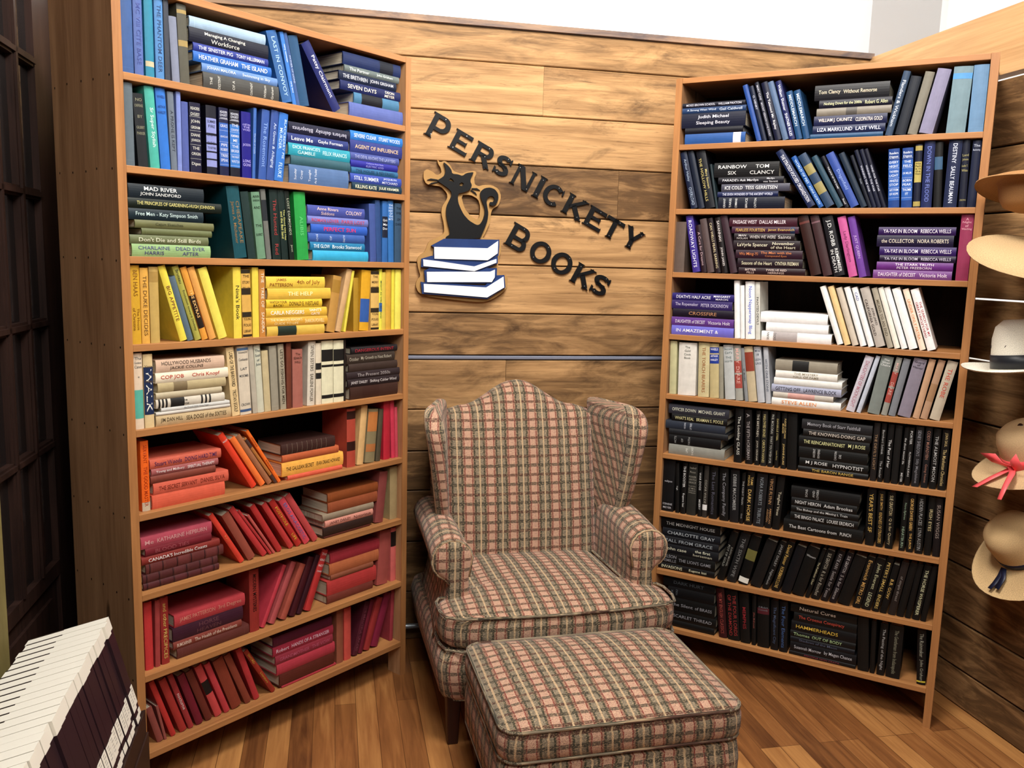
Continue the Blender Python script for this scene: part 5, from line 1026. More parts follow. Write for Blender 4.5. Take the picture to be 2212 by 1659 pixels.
SM=Matrix(((WD.x,WN.x,0,WP.x),(WD.y,WN.y,0,WP.y),(0,0,1,0),(0,0,0,1)))   # x along wall, y into wall, z up
def arcpts(cx,cy,rx,ry,a0,a1,n=14): return [(cx+rx*cos(R(a0+(a1-a0)*i/n)),cy+ry*sin(R(a0+(a1-a0)*i/n))) for i in range(n+1)]
def letter(ch,W,H,th=.007):
    """flat-cut serif capital; returns MB with local x right, z up, y depth"""
    s=.185*min(H,.09)/1; m=MB(); s=.235*H if H<.095 else .21*H; tn=s*.72; sf=.028*H; ov=.075*H
    polys=[]
    def rc(x0,y0,x1,y1): polys.append([(x0,y0),(x1,y0),(x1,y1),(x0,y1)])
    def seg(x0,y0,x1,y1,w):
        d=Vector((x1-x0,y1-y0)); d.normalize(); nx,ny=-d.y*w/2,d.x*w/2; polys.append([(x0+nx,y0+ny),(x0-nx,y0-ny),(x1-nx,y1-ny),(x1+nx,y1+ny)])
    def ring(cx,cy,rx,ry,a0,a1,w,n=16):
        o=arcpts(cx,cy,rx,ry,a0,a1,n); i=arcpts(cx,cy,rx-w,ry-w*.8,a0,a1,n)
        for k in range(n): polys.append([o[k],o[k+1],i[k+1],i[k]])
    def serif(x,y,w,up):   # small foot: wedge spreading beyond a stem of width w
        k=1 if up else -1
        polys.append([(x-ov,y),(x+w+ov,y),(x+w,y+k*sf*2.2),(x,y+k*sf*2.2)])
    x0=ov
    if ch in 'PRB':
        rc(x0,0,x0+s,H); serif(x0,0,s,True); rc(x0-ov,H-sf*1.5,x0,H)
        if ch=='B':
            h1=H*.53; r1=(H-h1+tn)/2; cx=W-r1-s*.25; rc(x0+s,H-tn,cx,H); rc(x0+s,h1-tn,cx,h1); ring(cx,H-r1,r1,r1,-90,90,s*.9)
            r2=h1/2; cx=W-r2; rc(x0+s,0,cx,tn); ring(cx,r2,r2,r2,-90,90,s*.95)
        else:
            lo=H*(.34 if ch=='P' else .42); r1=(H-lo)/2; cx=W-r1-(0 if ch=='P' else s*.35); rc(x0+s,H-tn,cx,H); rc(x0+s,lo,cx,lo+tn); ring(cx,H-r1,r1,r1,-90,90,s)
            if ch=='R': seg(W*.5,lo+tn*.5,W-s*.5,0,s); polys.append([(W-s*1.2,0),(W+ov*.6,0),(W-.1*s,sf*2),(W-s,sf*2)])
    elif ch=='E':
        rc(x0,0,x0+s,H); rc(x0+s,0,W-.02*W,tn); rc(x0+s,H-tn,W-.05*W,H); rc(x0+s,H*.5-tn*.45,W*.78,H*.5+tn*.45); rc(x0-ov,0,x0,sf*1.5); rc(x0-ov,H-sf*1.5,x0,H)
        polys.append([(W*.98-sf*1.4,tn),(W*.98,tn),(W*.98,tn+sf*2)]); polys.append([(W*.95-sf*1.4,H-tn),(W*.95,H-tn-sf*2),(W*.95,H-tn)]); rc(W*.78-sf,H*.5-tn*.75,W*.78,H*.5+tn*.75)
    elif ch=='N':
        a=s*.62; rc(x0,0,x0+a,H); rc(W-x0-a,0,W-x0,H); polys.append([(x0,H),(x0+s*1.25,H),(W-x0,0),(W-x0-s*1.25,0)]); serif(x0,0,a,True); serif(W-x0-a,H,a,False); rc(x0-ov,H-sf*1.5,x0,H)
    elif ch=='I':
        xm=(W-s)/2; rc(xm,0,xm+s,H); serif(xm,0,s,True); serif(xm,H,s,False)
    elif ch=='C':
        ring(W*.52,H/2,W*.52,H*.53,48,315,s,22); polys.append([(W*.86,H*.90),(W*.93,H*1.0),(W*.97,H*.70),(W*.9,H*.68)])
    elif ch=='O': ring(W/2,H/2,W/2,H*.53,0,360,s,30)
    elif ch=='K':
        rc(x0,0,x0+s,H); serif(x0,0,s,True); serif(x0,H,s,False); seg(x0+s*.8,H*.38,W-s*.6,H-.02*H,tn); seg(x0+s*1.7,H*.55,W-s*.5,.02*H,s)
        polys.append([(W-s*1.5,H),(W+ov*.5,H),(W-s*.2,H-sf*2.2),(W-s*.9,H-sf*2.2)]); polys.append([(W-s*1.4,0),(W+ov*.8,0),(W-s*.1,sf*2.2),(W-s,sf*2.2)])
    elif ch=='T':
        xm=(W-s)/2; rc(xm,0,xm+s,H); serif(xm,0,s,True); rc(.02*W,H-tn,W*.98,H)
        polys.append([(.02*W,H-tn-sf*2.4),(.02*W+sf*1.5,H-tn),(.02*W,H-tn)]); polys.append([(.98*W,H-tn-sf*2.4),(.98*W,H-tn),(.98*W-sf*1.5,H-tn)])
    elif ch=='Y':
        xm=(W-s)/2; rc(xm,0,xm+s,H*.45); serif(xm,0,s,True); seg(xm+s*.5,H*.40,s*.7,H,s); seg(xm+s*.5,H*.40,W-s*.7,H,tn*1.1)
        polys.append([(0,H),(s*1.6,H),(s*1.2,H-sf*2),(s*.5,H-sf*2)]); polys.append([(W-s*1.5,H),(W,H),(W-s*.5,H-sf*2),(W-s*1.1,H-sf*2)])
    elif ch=='S':
        r=H*.285; cx=W/2; rx=W*.46
        def ell(cy,a0,a1,n=14):
            o=arcpts(cx,cy,rx,r,a0,a1,n); i=arcpts(cx,cy,rx-s*1.05,r-s*.8,a0,a1,n)
            for k in range(n): polys.append([o[k],o[k+1],i[k+1],i[k]])
        ell(H-r,35,235); ell(r,215,415)
        # spine of the S
        polys.append([(cx-rx*.75,H-r*1.62),(cx-rx*.2,H-r*1.35),(cx+rx*.75,r*1.62),(cx+rx*.2,r*1.35)])
        polys.append([(cx-rx*.55,H-r*1.95),(cx-rx*.62,H-r*1.45),(cx+rx*.55,r*1.95),(cx+rx*.62,r*1.45)])
        polys.append([(W*.84,H*.98),(W*.92,H*.98),(W*.93,H*.68),(W*.8,H*.74)]); polys.append([(W*.08,H*.02),(W*.16,H*.02),(W*.2,H*.26),(W*.07,H*.32)])
    for p in polys:
        a=sum(p[i][0]*p[(i+1)%len(p)][1]-p[(i+1)%len(p)][0]*p[i][1] for i in range(len(p)))
        if a<0: p=p[::-1]
        m.loft([[(x,0,y) for x,y in p],[(x,-th,y) for x,y in p]],True,True)
    return m
SCREW={'P':[(.32,.12),(.62,.93)],'E':[(.25,.1),(.6,.9)],'R':[(.62,.92),(.6,.47)],'S':[(.35,.1),(.62,.92)],'N':[(.15,.85),(.85,.12)],'I':[(.5,.15),(.5,.85)],'C':[(.6,.95),(.62,.07)],'K':[(.2,.85),(.8,.12)],'T':[(.5,.1),(.7,.92)],'Y':[(.5,.12),(.82,.85)],'B':[(.4,.08),(.55,.93)],'O':[(.3,.12),(.7,.9)]}
words=['first large P of the sign','first E','R','S of the upper word','N','I','C','K of the upper word','second E','T','Y ending the upper word','large B starting the lower word','first O of the lower word','second O of the lower word','K of the lower word','final S of the lower word']
for (ch,u,z,W_,H_,an),wl in zip(LETTERS,words):
    m=letter(ch,W_,H_); o=m.build('sign_letter',MAT['black']); o.matrix_world=SM@Matrix.Translation((u,-.0025,z))@Matrix.Rotation(R(-an),4,'Y')
    tag(o,'black cut-out letter, the %s, screwed to the plank wall'%wl,'letter','black letters of the wall sign')
    for fx,fz in SCREW[ch]:
        s_=MB(); s_.loft([[(fx*W_+.0017*cos(k*PI/4),y,fz*H_+.0017*sin(k*PI/4)) for k in range(8)] for y in (-.0068,-.0082)],flip=True); s_.build('screw',MAT['steel'],o)
def outline(name,loops,y0,y1,mat,parent,bev=0):
    """closed outlines (first outer, rest holes) extruded between two depths in front of the wall"""
    cu=D.curves.new(name,'CURVE'); cu.dimensions='2D'; cu.fill_mode='BOTH'; cu.extrude=abs(y1-y0)/2
    for lp in loops:
        sp=cu.splines.new('POLY'); sp.points.add(len(lp)-1); sp.use_cyclic_u=True
        for q,(x,z) in zip(sp.points,lp): q.co=(x,z,0,1)
    t=D.objects.new(name,cu); COL.objects.link(t); bpy.context.view_layer.update()
    me=D.meshes.new_from_object(t.evaluated_get(bpy.context.evaluated_depsgraph_get())); D.objects.remove(t); D.curves.remove(cu)
    me.name=name; me.materials.clear(); me.materials.append(mat); mid=(y0+y1)/2
    me.transform(Matrix(((1,0,0,0),(0,0,-1,mid),(0,1,0,0),(0,0,0,1)))); me.update(); o=D.objects.new(name,me); link(o,parent); return o
def chaikin(p,n=2):
    for _ in range(n):
        q=[]
        for i in range(len(p)):
            a=p[i]; b=p[(i+1)%len(p)]; q+=[(a[0]*.8+b[0]*.2,a[1]*.8+b[1]*.2),(a[0]*.2+b[0]*.8,a[1]*.2+b[1]*.8)]
        p=q
    return p
sg=empty('cat_sign',SM); tag(sg,'cut-out wall plaque of a black cat sitting on four stacked blue books','sign')
outline('backing_board',[chaikin(SIGN['plate'],1),chaikin(SIGN['hole'],1)],-.003,-.020,MAT['mdf'],sg)
outline('cat_cutout',[chaikin(SIGN['cat'],1)]+[e for e in SIGN['eyes']],-.0205,-.034,MAT['black'],sg)
for wk in SIGN['whisk']: outline('whisker',[wk],-.0205,-.026,MAT['black'],sg)
for bl,wh in zip(SIGN['blue'],SIGN['white']):
    o=outline('book_cover',[bl],-.0205,-.037,MAT['navy'],sg); outline('book_pages',[wh],-.0372,-.043,MAT['paper_white'],o)
# ---------------------------------------------------------------- wing chair
CM=Matrix.Translation((-.158,2.711,0))@Matrix.Rotation(R(14),4,'Z')      # x right, y back, z up
chair=empty('wing_armchair',CM); tag(chair,'plaid wingback armchair with rolled arms standing between the two bookcases','armchair')
PL=MAT['plaid']
def rbox_ring(x0,x1,y0,y1,rad,z,n=5,bow=0):
    """rounded rectangle outline in plan"""
    out=[]
    for cx,cy,a in ((x1-rad,y0+rad,-90),(x1-rad,y1-rad,0),(x0+rad,y1-rad,90),(x0+rad,y0+rad,180)):
        for i in range(n+1):
            t=R(a+90*i/n); out.append(Vector((cx+rad*cos(t),cy+rad*sin(t),z)))
    return out
def cushion(parent,name,x0,x1,y0,y1,z0,z1,rad=.05,puff=.02,side=.012,welt=True,nn=14,shape=None):
    """boxed cushion: flat sides with a domed top, UV in metres; returns mesh object with piping children"""
    m=MB(); base=rbox_ring(x0,x1,y0,y1,rad,0); cx,cy=(x0+x1)/2,(y0+y1)/2; K=len(base)
    if shape: base=[Vector((*shape(p.x,p.y),0)) for p in base]
    per=[0]
    for i in range(K): per.append(per[-1]+(base[(i+1)%K]-base[i]).length)
    def ring(s,z,out=0):
        r=[]
        for p in base:
            d=Vector((p.x-cx,p.y-cy,0)); l=d.length; r.append(Vector((cx+d.x*(s+out/l),cy+d.y*(s+out/l),z)))
        return r
    side_rings=[ring(1,z0),ring(1,z0+(z1-z0)*.3,side),ring(1,z0+(z1-z0)*.7,side),ring(1,z1)]
    uvs=[[(per[j],p[0].z) for j in range(K+1)] for p in side_rings]
    m.loft(side_rings,True,False,uvs=uvs)
    tops=[ring(1,z1)]
    for k in range(1,7):
        s=1-k/7*1.0; tops.append(ring(max(s,.02),z1+puff*(1-(s)**2.6)))
    uvt=[[(p.x,p.y*1.0) for p in r]+[(r[0].x,r[0].y)] for r in tops]
    m.loft(tops,True,False,uvs=uvt)
    n=len(m.v)-K; m.face([n+j for j in range(K)],[(m.v[n+j][0],m.v[n+j][1]) for j in range(K)])
    bot=ring(1,z0); n=len(m.v); m.v+=[tuple(p) for p in bot]; m.face([n+j for j in range(K)][::-1],[(p.x,p.y) for p in bot][::-1])
    o=m.build(name,PL,parent,True); weld(o)
    if welt:
        for z in (z0+.006,z1):
            w_=MB(); w_.tube(ring(1,z,.002),.0055,6,closed=True); w_.build('piping',PL,o,True)
    return o
# seat base (apron)
def base_shape(x,y): return (x,y)
m=MB(); rings=[];uvs=[]
for z,o_ in ((.165,-.022),(.19,-.004),(.24,.006),(.30,.012),(.345,.0),(.36,-.02)):
    r=rbox_ring(-.05-o_,.83+o_,.035-o_,.84+o_,.06,z); rings.append(r)
    if not uvs:
        p=[0]
        for i in range(len(r)): p.append(p[-1]+(r[(i+1)%len(r)]-r[i]).length)
    uvs.append([(x,z) for x in p])
m.loft(rings,True,True,uvs=uvs); o=m.build('seat_base',PL,chair,True)
w_=MB(); w_.tube(rbox_ring(-.03,.81,.055,.82,.06,.172),.006,6,closed=True); w_.build('piping',PL,o,True)
# T-shaped seat cushion
def tshape(x,y):
    if y>.27:                       # narrower between the arms
        k=min(1,(y-.27)/.03); cx=.39; hw=.44-.115*k; return (cx+max(-hw,min(hw,(x-cx))),y)
    return (x,y)
T=[(-.045,.11),(-.03,.055),(.02,.028),(.2,.014),(.39,.008),(.58,.014),(.76,.028),(.81,.055),(.825,.11),(.825,.19),(.81,.225),(.74,.235),(.712,.26),(.70,.32),(.695,.45),(.69,.6),(.68,.69),(.6,.70),(.39,.70),(.18,.70),(.10,.69),(.09,.6),(.085,.45),(.08,.32),(.068,.26),(.04,.235),(-.03,.225),(-.045,.19)]
m=MB(); cx,cy=.39,.36; K=len(T); per=[0]
for i in range(K): per.append(per[-1]+(Vector(T[(i+1)%K])-Vector(T[i])).length)
def tr(s,z,o_=0):
    r=[]
    for x,y in T:
        d=Vector((x-cx,y-cy)); l=d.length; r.append(Vector((cx+d.x*(s+o_/l),cy+d.y*(s+o_/l),z)))
    return r
sr=[tr(1,.352,-.01),tr(1,.375,.006),tr(1,.44,.012),tr(1,.478,.0)]
m.loft(sr,True,False,uvs=[[(per[j],r[0].z) for j in range(K+1)] for r in sr])
tp=[tr(1,.478)]+[tr(1-k/8,.478+.034*(1-(1-k/8)**2.4)) for k in range(1,8)]
m.loft(tp,True,False,uvs=[[(p.x,p.y) for p in r]+[(r[0].x,r[0].y)] for r in tp]); n=len(m.v)-K; m.face([n+j for j in range(K)],[(m.v[n+j][0],m.v[n+j][1]) for j in range(K)])
b0=tr(1,.352,-.01); n=len(m.v); m.v+=[tuple(p) for p in b0]; m.face([n+j for j in range(K)][::-1])
seat=m.build('seat_cushion',PL,chair,True); weld(seat); sub(seat,1)
for z in (.362,.479):
    w_=MB(); w_.tube(tr(1,z,.003),.0055,6,closed=True); w_.build('piping',PL,seat,True)
# inner back: camel-backed upholstered panel
def back_top(x): # x 0..1
    e=abs(x-.5)*2; return 1.085+.105*(.5+.5*cos(PI*min(1,e/.78)))-.02*max(0,e-.8)/.2
m=MB(); rings=[];uvs=[]; NX=20
for i in range(NX+1):
    t=i/NX; X=.075+.63*t; zt=back_top(t); e=abs(t-.5)*2; pf=.03*(1-e**4); prof=[]
    zs=[.44,.50,.60,.72,.84,.96,1.04]
    for z in zs:
        z2=.44+(z-.44)*(zt-.05-.44)/(1.04-.44); y=.615+(z2-.44)*.23-pf*(1 if .5<z<1.0 else .6)-.01*sin(PI*(z-.44)/.6); prof.append((y,z2))
    yt=.615+(zt-.44)*.23
    for k in range(1,6): a=PI*k/6; prof.append((yt+.055-.07*cos(a),zt-.045+.045*sin(a)))
    for z in (1.0,.8,.6,.44): z2=.44+(z-.44)*(zt-.05-.44)/(1.04-.44); prof.append((.615+(z2-.44)*.23+.125,z2))
    L=[0]
    for k in range(len(prof)): a=prof[k]; b=prof[(k+1)%len(prof)]; L.append(L[-1]+math.hypot(b[0]-a[0],b[1]-a[1]))
    rings.append([Vector((X,y,z)) for y,z in prof]); uvs.append([(X,l+.02) for l in L])
m.loft(rings,True,True,uvs=uvs); bk=m.build('back_rest',PL,chair,True)
w_=MB(); w_.tube([Vector((.075+.63*i/NX,.615+(back_top(i/NX)-.44)*.23+.125,back_top(i/NX)-.045)) for i in range(NX+1)],.006,6); w_.build('piping',PL,bk,True)
# rolled arms
def arm(sx):
    """sx=-1 left, +1 right; outer side away from seat"""
    xi=.075 if sx<0 else .705        # inner face
    m=MB(); rings=[];uvs=[]
    for i in range(13):
        t=i/12; y=.215+.50*t; zc=.625+.035*t+.01*sin(PI*t); rad=.074-.010*t; fl=.022*(1-t)**2; lean=.012*t
        cxr=xi+sx*(.045+.008+lean); prof=[]
        prof.append((xi-sx*.0,.34)); prof.append((xi-sx*.002,.46)); prof.append((xi+sx*.002,.56))
        # over the top from the inside to under the roll
        for k in range(12):
            a=R(172-k*22); prof.append((cxr+sx*.012+sx*-1*rad*cos(a)*-1*-1 if False else cxr+sx*.010-sx*rad*cos(R(8+k*22))*1.0, zc+rad*sin(R(8+k*22))))
        prof.append((xi+sx*.072,.535)); prof.append((xi+sx*(.078+fl*.6),.45)); prof.append((xi+sx*(.098+fl),.37)); prof.append((xi+sx*(.108+fl),.335))
        L=[0]
        for k in range(len(prof)): a=prof[k]; b=prof[(k+1)%len(prof)]; L.append(L[-1]+math.hypot(b[0]-a[0],b[1]-a[1]))
        rings.append([Vector((x,y,z)) for x,z in prof]); uvs.append([(y,l) for l in L])
    m.loft(rings,True,True,uvs=uvs,flip=(sx>0)); o=m.build('arm',PL,chair,True); weld(o)
    # puffed facing panel on the front of the arm with a piped edge
    f0=rings[0]; cxm=sum(p.x for p in f0)/len(f0); czm=sum(p.z for p in f0)/len(f0)
    fr=MB(); K=len(f0); cc0=Vector((xi+sx*.045,0,.5)); levels=[(1.0,.0),(1.0,-.006),(.93,-.014),(.75,-.020),(.4,-.023)]
    rr=[]
    for s_,dy in levels:
        ring=[]
        for p in f0:
            # shrink towards the panel's middle line so that the scroll keeps its round head
            mx=cxm if p.z<.57 else (xi+sx*.063); mz=p.z if p.z<.57 else .625; k_=s_ if p.z<.57 else s_
            ring.append(Vector((mx+(p.x-mx)*k_,p.y+dy,mz+(p.z-mz)*k_ if p.z>=.57 else p.z+( .02*(1-s_)) )))
        rr.append(ring)
    fr.loft(rr,True,True,uvs=[[(p.x,p.z) for p in r]+[(r[0].x,r[0].z)] for r in rr],flip=(sx<0)); fo=fr.build('arm_facing',PL,o,True)
    w_=MB(); w_.tube([p+Vector((0,-.006,0)) for p in f0[2:16]],.0055,6); w_.build('piping',PL,fo,True)
    return o
arm(-1); arm(1)
# wings
def wing(sx):
    xb=.085 if sx<0 else .695
    m=MB(); rings=[];uvs=[]
    Z=[.60,.68,.74,.82,.90,.98,1.03,1.065,1.092,1.110,1.120]
    YF=[.52,.50,.475,.455,.445,.435,.435,.45,.475,.52,.58]      # front edge
    HT=[.022,.026,.030,.033,.035,.038,.042,.042,.037,.028,.010]  # half thickness at front roll
    for z,yf,ht in zip(Z,YF,HT):
        yb=.64+(z-.44)*.23; xf=xb+sx*(.055+.055*(z-.6)/.5); xbk=xb+sx*.03; ring=[]
        d=Vector((xf-xbk,yf-yb)); L_=d.length; d.normalize(); nrm=Vector((-d.y,d.x)); hb=min(ht,.03)*.9
        c0=Vector((xbk,yb)); c1=Vector((xf,yf)); N=6
        for k in range(N+1):
            a=-PI/2+PI*k/N; ring.append(c1+d*(ht*cos(a))+nrm*(ht*sin(a)))
        ring.append((c1*.5+c0*.5)+nrm*(hb*.85)); 
        for k in range(N+1):
            a=PI/2+PI*k/N; ring.append(c0+d*(hb*cos(a))+nrm*(hb*sin(a)))
        ring.append((c1*.5+c0*.5)-nrm*(hb*.85))
        L=[0]
        for k in range(len(ring)): L.append(L[-1]+(ring[(k+1)%len(ring)]-ring[k]).length)
        rings.append([Vector((p.x,p.y,z)) for p in ring]); uvs.append([(l,z) for l in L])
    m.loft(rings,True,True,uvs=uvs,flip=False); o=m.build('wing',PL,chair,True); weld(o); sub(o,1)
    return o
wing(-1); wing(1)
# outer back and side panels down to the base
m=MB(); rr=[];uv_=[]
for z,xo,yb in ((.34,.0,.80),(.5,-.01,.80),(.7,.0,.83),(.9,.0,.855),(1.03,.02,.87),(1.06,.05,.865)):
    r=[Vector((.02+xo,yb-.10,z)),Vector((.02+xo,yb-.02,z)),Vector((.05+xo,yb,z)),Vector((.39,yb+.01,z)),Vector((.73-xo,yb,z)),Vector((.76-xo,yb-.02,z)),Vector((.76-xo,yb-.10,z))]
    rr.append(r); p=[0]
    for i in range(len(r)): p.append(p[-1]+(r[(i+1)%len(r)]-r[i]).length)
    uv_.append([(x,z) for x in p])
m.loft(rr,True,True,uvs=uv_); m.build('outer_back',PL,chair,True)
def leg(x,y,z1,sp,par,name='leg'):
    m=MB(); M=None
    r=lambda cx,cy,h_,z:[Vector((cx-h_,cy-h_,z)),Vector((cx+h_,cy-h_,z)),Vector((cx+h_,cy+h_,z)),Vector((cx-h_,cy+h_,z))]
    ks=[r(x,y,.019,0),r(x,y,.022,z1*.5),r(x,y,.026,z1)]
    if sp: ks=[r(x,y+.05,.017,0),r(x,y+.02,.019,z1*.5),r(x,y,.024,z1)]
    m.loft(ks,uvs=[[(p[0].z,i*.04) for i in range(5)] for p in ks]); o=m.build(name,MAT['legwood'],par); bv=o.modifiers.new('bevel','BEVEL'); bv.width=.003; return o
leg(0,.085,.19,0,chair); leg(.78,.085,.19,0,chair); leg(.03,.72,.19,1,chair); leg(.75,.72,.19,1,chair)
# ottoman
OM=Matrix.Translation((-.158,2.711,0))@Matrix.Rotation(R(14),4,'Z')@Matrix.Translation((.02,-.585,0))
ot=empty('footstool',OM); tag(ot,'large plaid upholstered footstool pushed up against the front of the armchair','footstool')
c=cushion(ot,'top_cushion',0,.73,0,.565,.318,.412,.055,.034,.010)
m=MB(); rings=[];uvs=[]
for z,o_ in ((.155,-.006),(.17,.004),(.25,.006),(.305,.0),(.316,-.01)):
    r=rbox_ring(.0-o_,.73+o_,0-o_,.565+o_,.05,z); rings.append(r)
    if not uvs:
        p=[0]
        for i in range(len(r)): p.append(p[-1]+(r[(i+1)%len(r)]-r[i]).length)
    uvs.append([(x,z) for x in p])
m.loft(rings,True,True,uvs=uvs); fb=m.build('frame_cover',PL,ot,True)
w_=MB(); w_.tube(rbox_ring(0,.73,0,.565,.05,.16),.0055,6,closed=True); w_.build('piping',PL,fb,True)
for x,y in ((.05,.05),(.68,.05),(.68,.51),(.05,.51)): leg(x,y,.165,0,ot)
# ---------------------------------------------------------------- straw hats on the right wall
def hat(name,label,center,axis,Rb,rc,hc,colr,band,bandw=.022,droop=.012,oval=1.15,bow=None,dent=0,spin=0):
    ax=Vector(axis).normalized(); q=ax.to_track_quat('Z','X'); M=Matrix.Translation(center)@q.to_matrix().to_4x4()@Matrix.Rotation(spin,4,'Z')
    cl=srgb(colr); m=MB(); K=40
    prof=[(Rb,-droop*1.0),(Rb*.99,-droop*.9-.004),(Rb*.8,-droop*.3-.003),(rc*1.12,-.003),(rc*1.02,.0),(rc*.99,hc*.3),(rc*.94,hc*.62),(rc*.82,hc*.85),(rc*.55,hc*(.98)),(rc*.25,hc*(1-dent)),(.004,hc*(1.0-dent*1.6))]
    inner=[(Rb*.995,-droop-.003),(Rb*.8,-droop*.3-.006),(rc*1.08,-.007),(rc*.95,0),(rc*.88,hc*.6),(rc*.5,hc*.9),(.004,hc*.9-hc*dent*1.5)]
    def rg(p): return [Vector((p[0]*cos(2*PI*k/K),p[0]*sin(2*PI*k/K)*(oval if p[0]<Rb*.95 else 1+(oval-1)*.5),p[1]+ (.010*cos(4*PI*k/K) if p[0]>Rb*.9 else 0))) for k in range(K)]
    rr=[rg(p) for p in inner[::-1]]+[rg(p) for p in [(Rb,-droop)]+prof[1:]]
    s=[0]
    for i in range(1,len(rr)): s.append(s[-1]+(rr[i][0]-rr[i-1][0]).length)
    m.loft(rr,True,True,cl,0,[[(k/K*.6,s[i]) for k in range(K+1)] for i in range(len(rr))]); o=m.build(name,MAT['straw'],None,True); o.matrix_world=M
    tag(o,label,'hat','straw hats on the right wall')
    if band:
        b=MB(); bc=srgb(band); h0=.004
        br=[[Vector(((rc*s_+.0025)*cos(2*PI*k/K),(rc*s_+.0025)*sin(2*PI*k/K)*oval,z)) for k in range(K)] for s_,z in ((1.0,h0),(.995,h0+bandw*.5),(.99,h0+bandw))]
        b.loft(br,True,False,bc); bo=b.build('hat_band',MAT['ribbon'],o,True); so=bo.modifiers.new('s','SOLIDIFY'); so.thickness=.0015
        if bow:
            kb=MB(); a0=bow['a']; P0=Vector(((rc+.008)*cos(a0),(rc+.008)*sin(a0)*oval,.012)); rad=Vector((cos(a0),sin(a0),0)); tg=Vector((-sin(a0),cos(a0),0)); up_=Vector((0,0,1))
            def strip(pts,w0,w1,wd=up_):
                n=len(pts); v0=len(kb.v)
                for i,p in enumerate(pts):
                    w_=w0+(w1-w0)*i/(n-1); kb.v+= [tuple(p-wd*w_),tuple(p+wd*w_)]
                for i in range(n-1): kb.face([v0+2*i,v0+2*i+2,v0+2*i+3,v0+2*i+1],None,bc)
            for pts,w0,w1,wd in bow['f'](P0,rad,tg,up_): strip([P0+(p-P0)*bow.get('s',1) for p in pts],w0*bow.get('s',1),w1*bow.get('s',1),wd)
            k2=kb.build('ribbon_bow',MAT['ribbon'],o,True); so=k2.modifiers.new('s','SOLIDIFY'); so.thickness=.0015; so.offset=0
    return o
def wallpt(al,off,z): return CORNER+RW*al-WD*off+UZ*z
def peg(al,z,L=.1,lab=''):
    m=MB(); a=wallpt(al,-.004,z); d=-WD+UZ*.15; m.tube([a,a+d*L*.5,a+d*L*.92,a+d*L],[.007,.007,.007,.011],10); o=m.build('wall_peg',MAT['legwood'],None,True); tag(o,lab,'peg')
IN=-WD
def bow_coral(P,r,t,u):
    S1=[P,P+r*.02+t*.03+u*.02,P+r*.018+t*.06+u*.035]; S2=[P,P+r*.02-t*.02+u*.03,P+r*.015-t*.045+u*.055]
    return [([P-t*.008,P+r*.012,P+t*.008],.012,.012,u),(S1,.010,.026,u),(S2,.010,.028,t),([P,P+r*.05-t*.03-u*.004,P+r*.10-t*.05-u*.008],.012,.010,t),([P,P+r*.045+t*.045+u*.012,P+r*.10+t*.07+u*.01,P+r*.15+t*.085-u*.004],.013,.007,t)]
def bow_navy(P,r,t,u):
    return [([P,P+r*.03-u*.008,P+r*.06-u*.01,P+r*.085-u*.008],.012,.008,t),([P,P+r*.03+t*.02-u*.006,P+r*.075+t*.028-u*.007],.012,.010,t)]
hat('straw_hat','brown straw hat cut off by the picture edge, topmost hat on the right wall',wallpt(1.20,.19,1.99),IN*.15+UZ*-.95+WN*-.2,.15,.08,.09,'a87c50',None,droop=-.015)
hat('straw_hat','very wide pale straw brim under the brown hat on the right wall',wallpt(1.35,.20,1.755),UZ*.92+RW*.32+IN*.02,.25,.085,.09,'c4a67c',None,droop=.02,oval=1.05)
hat('cream_fedora','cream hat with a tall crown and broad black band on the right wall',wallpt(1.26,.20,1.39),UZ*.99+IN*.06+WN*.10,.175,.088,.165,'f2ecdc','10141c',.045,droop=-.012,dent=.12)
hat('straw_hat','straw sun hat with a coral pink ribbon bow on the right wall',wallpt(1.275,.13,1.10),UZ*.80+IN*.45+WN*.12,.195,.09,.12,'c8a980','f05c60',.026,bow=dict(a=R(200),f=bow_coral,s=1.15))
hat('straw_hat','straw sun hat with a dark navy ribbon, lowest hat on the right wall',wallpt(1.255,.10,.775),IN*.72+UZ*.62+WN*.1,.205,.095,.12,'ccac7e','141a34',.02,droop=.02,bow=dict(a=R(185),f=bow_navy))
fd=D.objects['cream_fedora']; m=MB()
for k_ in (150,205,260):
    a0=R(k_); n0=Vector((cos(a0),sin(a0)*1.15,0)).normalized(); p0=Vector((.0835*cos(a0),.0835*sin(a0)*1.12,.075)); t1=Vector((-n0.y,n0.x,0))
    m.loft([[p0+n0*d_+t1*(.006*cos(j*PI/5))+UZ*(.006*sin(j*PI/5)) for j in range(10)] for d_ in (-.004,.0035)],flip=True)
m.build('eyelet',MAT['black'],fd)
for (al,z),t_ in zip(((1.20,1.96),(1.35,1.80),(1.26,1.47),(1.275,1.17),(1.255,.80)),('behind the topmost brown hat','behind the wide pale hat','inside the cream hat with the black band','inside the hat with the coral ribbon','inside the hat with the navy ribbon')):
    peg(al,z,.2,'small dark wooden wall peg %s'%t_)
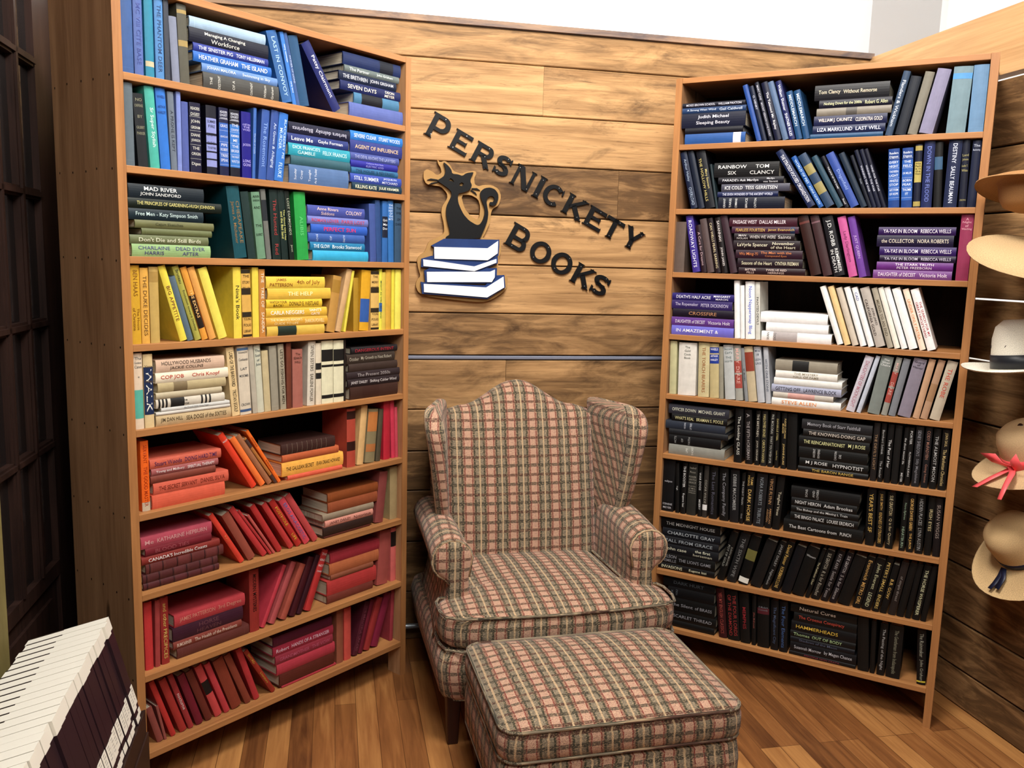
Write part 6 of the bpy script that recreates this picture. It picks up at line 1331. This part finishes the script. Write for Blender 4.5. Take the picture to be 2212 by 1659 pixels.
# ---------------------------------------------------------------- row of plum binders bottom left, on a low dark crate
RD=Vector((.231,-.973,0)); SD=Vector((.973,.231,0)); T0=Vector((-1.087,2.204,.7)); TK=.0365; BHt=.30; tilt=math.asin(.075/BHt); BDp=.205
BM=Matrix(((-RD.x,-SD.x,0,T0.x),(-RD.y,-SD.y,0,T0.y),(0,0,1,T0.z),(0,0,0,1)))   # x along the row away from us, y away from the spines
plum=plain('plum_binder','2c1c22',.4,.35,0,.15); bwhite=plain('binder_white','ece8dc',.5,.3); lblm=plain('label_grey_print','b8b4ac',.6)
Tm=BM@Matrix.Rotation(-tilt,4,'X')  # spines lean back at the top
def make_binder():
    m=MB(); t=TK-.0035; H=BHt
    m.box((0,0,-H),(t,.003,-.03),(1,1,1),0); m.box((0,.003,-H),(.002,BDp,-.004),(1,1,1),0); m.box((t-.002,.003,-H),(t,BDp,-.004),(1,1,1),0)
    o=m.build('binder',plum)
    m=MB(); m.box((-.0006,-.0008,-.035),(t+.0006,.012,0)); m.box((-.0006,.012,-.004),(t+.0006,BDp+.001,0)); m.build('white_top',bwhite,o)
    m=MB(); m.box((.0025,.005,-H+.004),(t-.0025,BDp-.004,-.005)); m.build('page_block',MAT['page'],o)
    m=MB(); m.box((t-.0035,.115,-.0002),(t+.0012,BDp+.0005,.0009)); m.build('gap_shade_strip',MAT['nail'],o)  # dark strip standing in for the shade in the gap between binders
    m=MB(); m.box((.0,-.0008,-.262),(t,0.0001,-.208)); m.box((.0,-.0008,-.195+.0-.1),(t,.0001,-.278)); lb=m.build('spine_label',bwhite,o)
    m=MB()
    for k in range(5): m.box((.008+.003*(k%2),-.0012,-.215-.008*k),(t-.008-.004*((k+1)%2),-.0006,-.2115-.008*k))
    m.build('label_print',lblm,lb); return o
proto=make_binder()
for i in range(21):
    if i==0: o=proto; 
    else:
        o=proto.copy(); COL.objects.link(o)
        for ch in list(proto.children):
            c2=ch.copy(); COL.objects.link(c2); c2.parent=o; c2.matrix_parent_inverse=Matrix()
            for g2 in ch.children: d2=g2.copy(); COL.objects.link(d2); d2.parent=c2
    jy=random.Random(i).uniform(-.004,.004)
    o.matrix_world=Tm@Matrix.Translation((-(i+1)*TK,jy,-abs(jy)*.3))
    lab='plum binder with white label, %s of the lower-left row'%('at the far end' if i==0 else ORD[i+1]+' from the far end')
    tag(o,lab,'binder','plum binders in the row at the lower left')
NB=21; zf=.7-BHt*cos(tilt)
m=MB(); a_=Tm@Vector((0,-.006,-BHt-.001)); b_=Tm@Vector((0,BDp+.006,-BHt-.001)); lo=min(a_.z,b_.z)-.02
x_=RD*(NB*TK+.01); e_=-RD*.012
qa=[a_+e_,b_+e_,Vector((b_.x,b_.y,lo))+e_,Vector((a_.x,a_.y,lo))+e_]; qb=[p-e_+x_ for p in qa]
m.loft([qa,qb]); o=m.build('sloping_rest',MAT['door'],None); weld(o); tag(o,'dark sloping wooden rest under the row of plum binders','rest')
cA=Vector((a_.x,a_.y,0))+e_*2+SD*.004; cB=Vector((b_.x,b_.y,0))+e_*2-SD*.004; m=MB()
g0=[cA,cB,cB+x_-e_*3,cA+x_-e_*3]; m.loft([[p+UZ*.0 for p in g0],[p+UZ*(lo-.001) for p in g0]]); o=m.build('low_bench',MAT['door']); weld(o); tag(o,'low dark wooden bench under the plum binders, mostly out of view','bench')
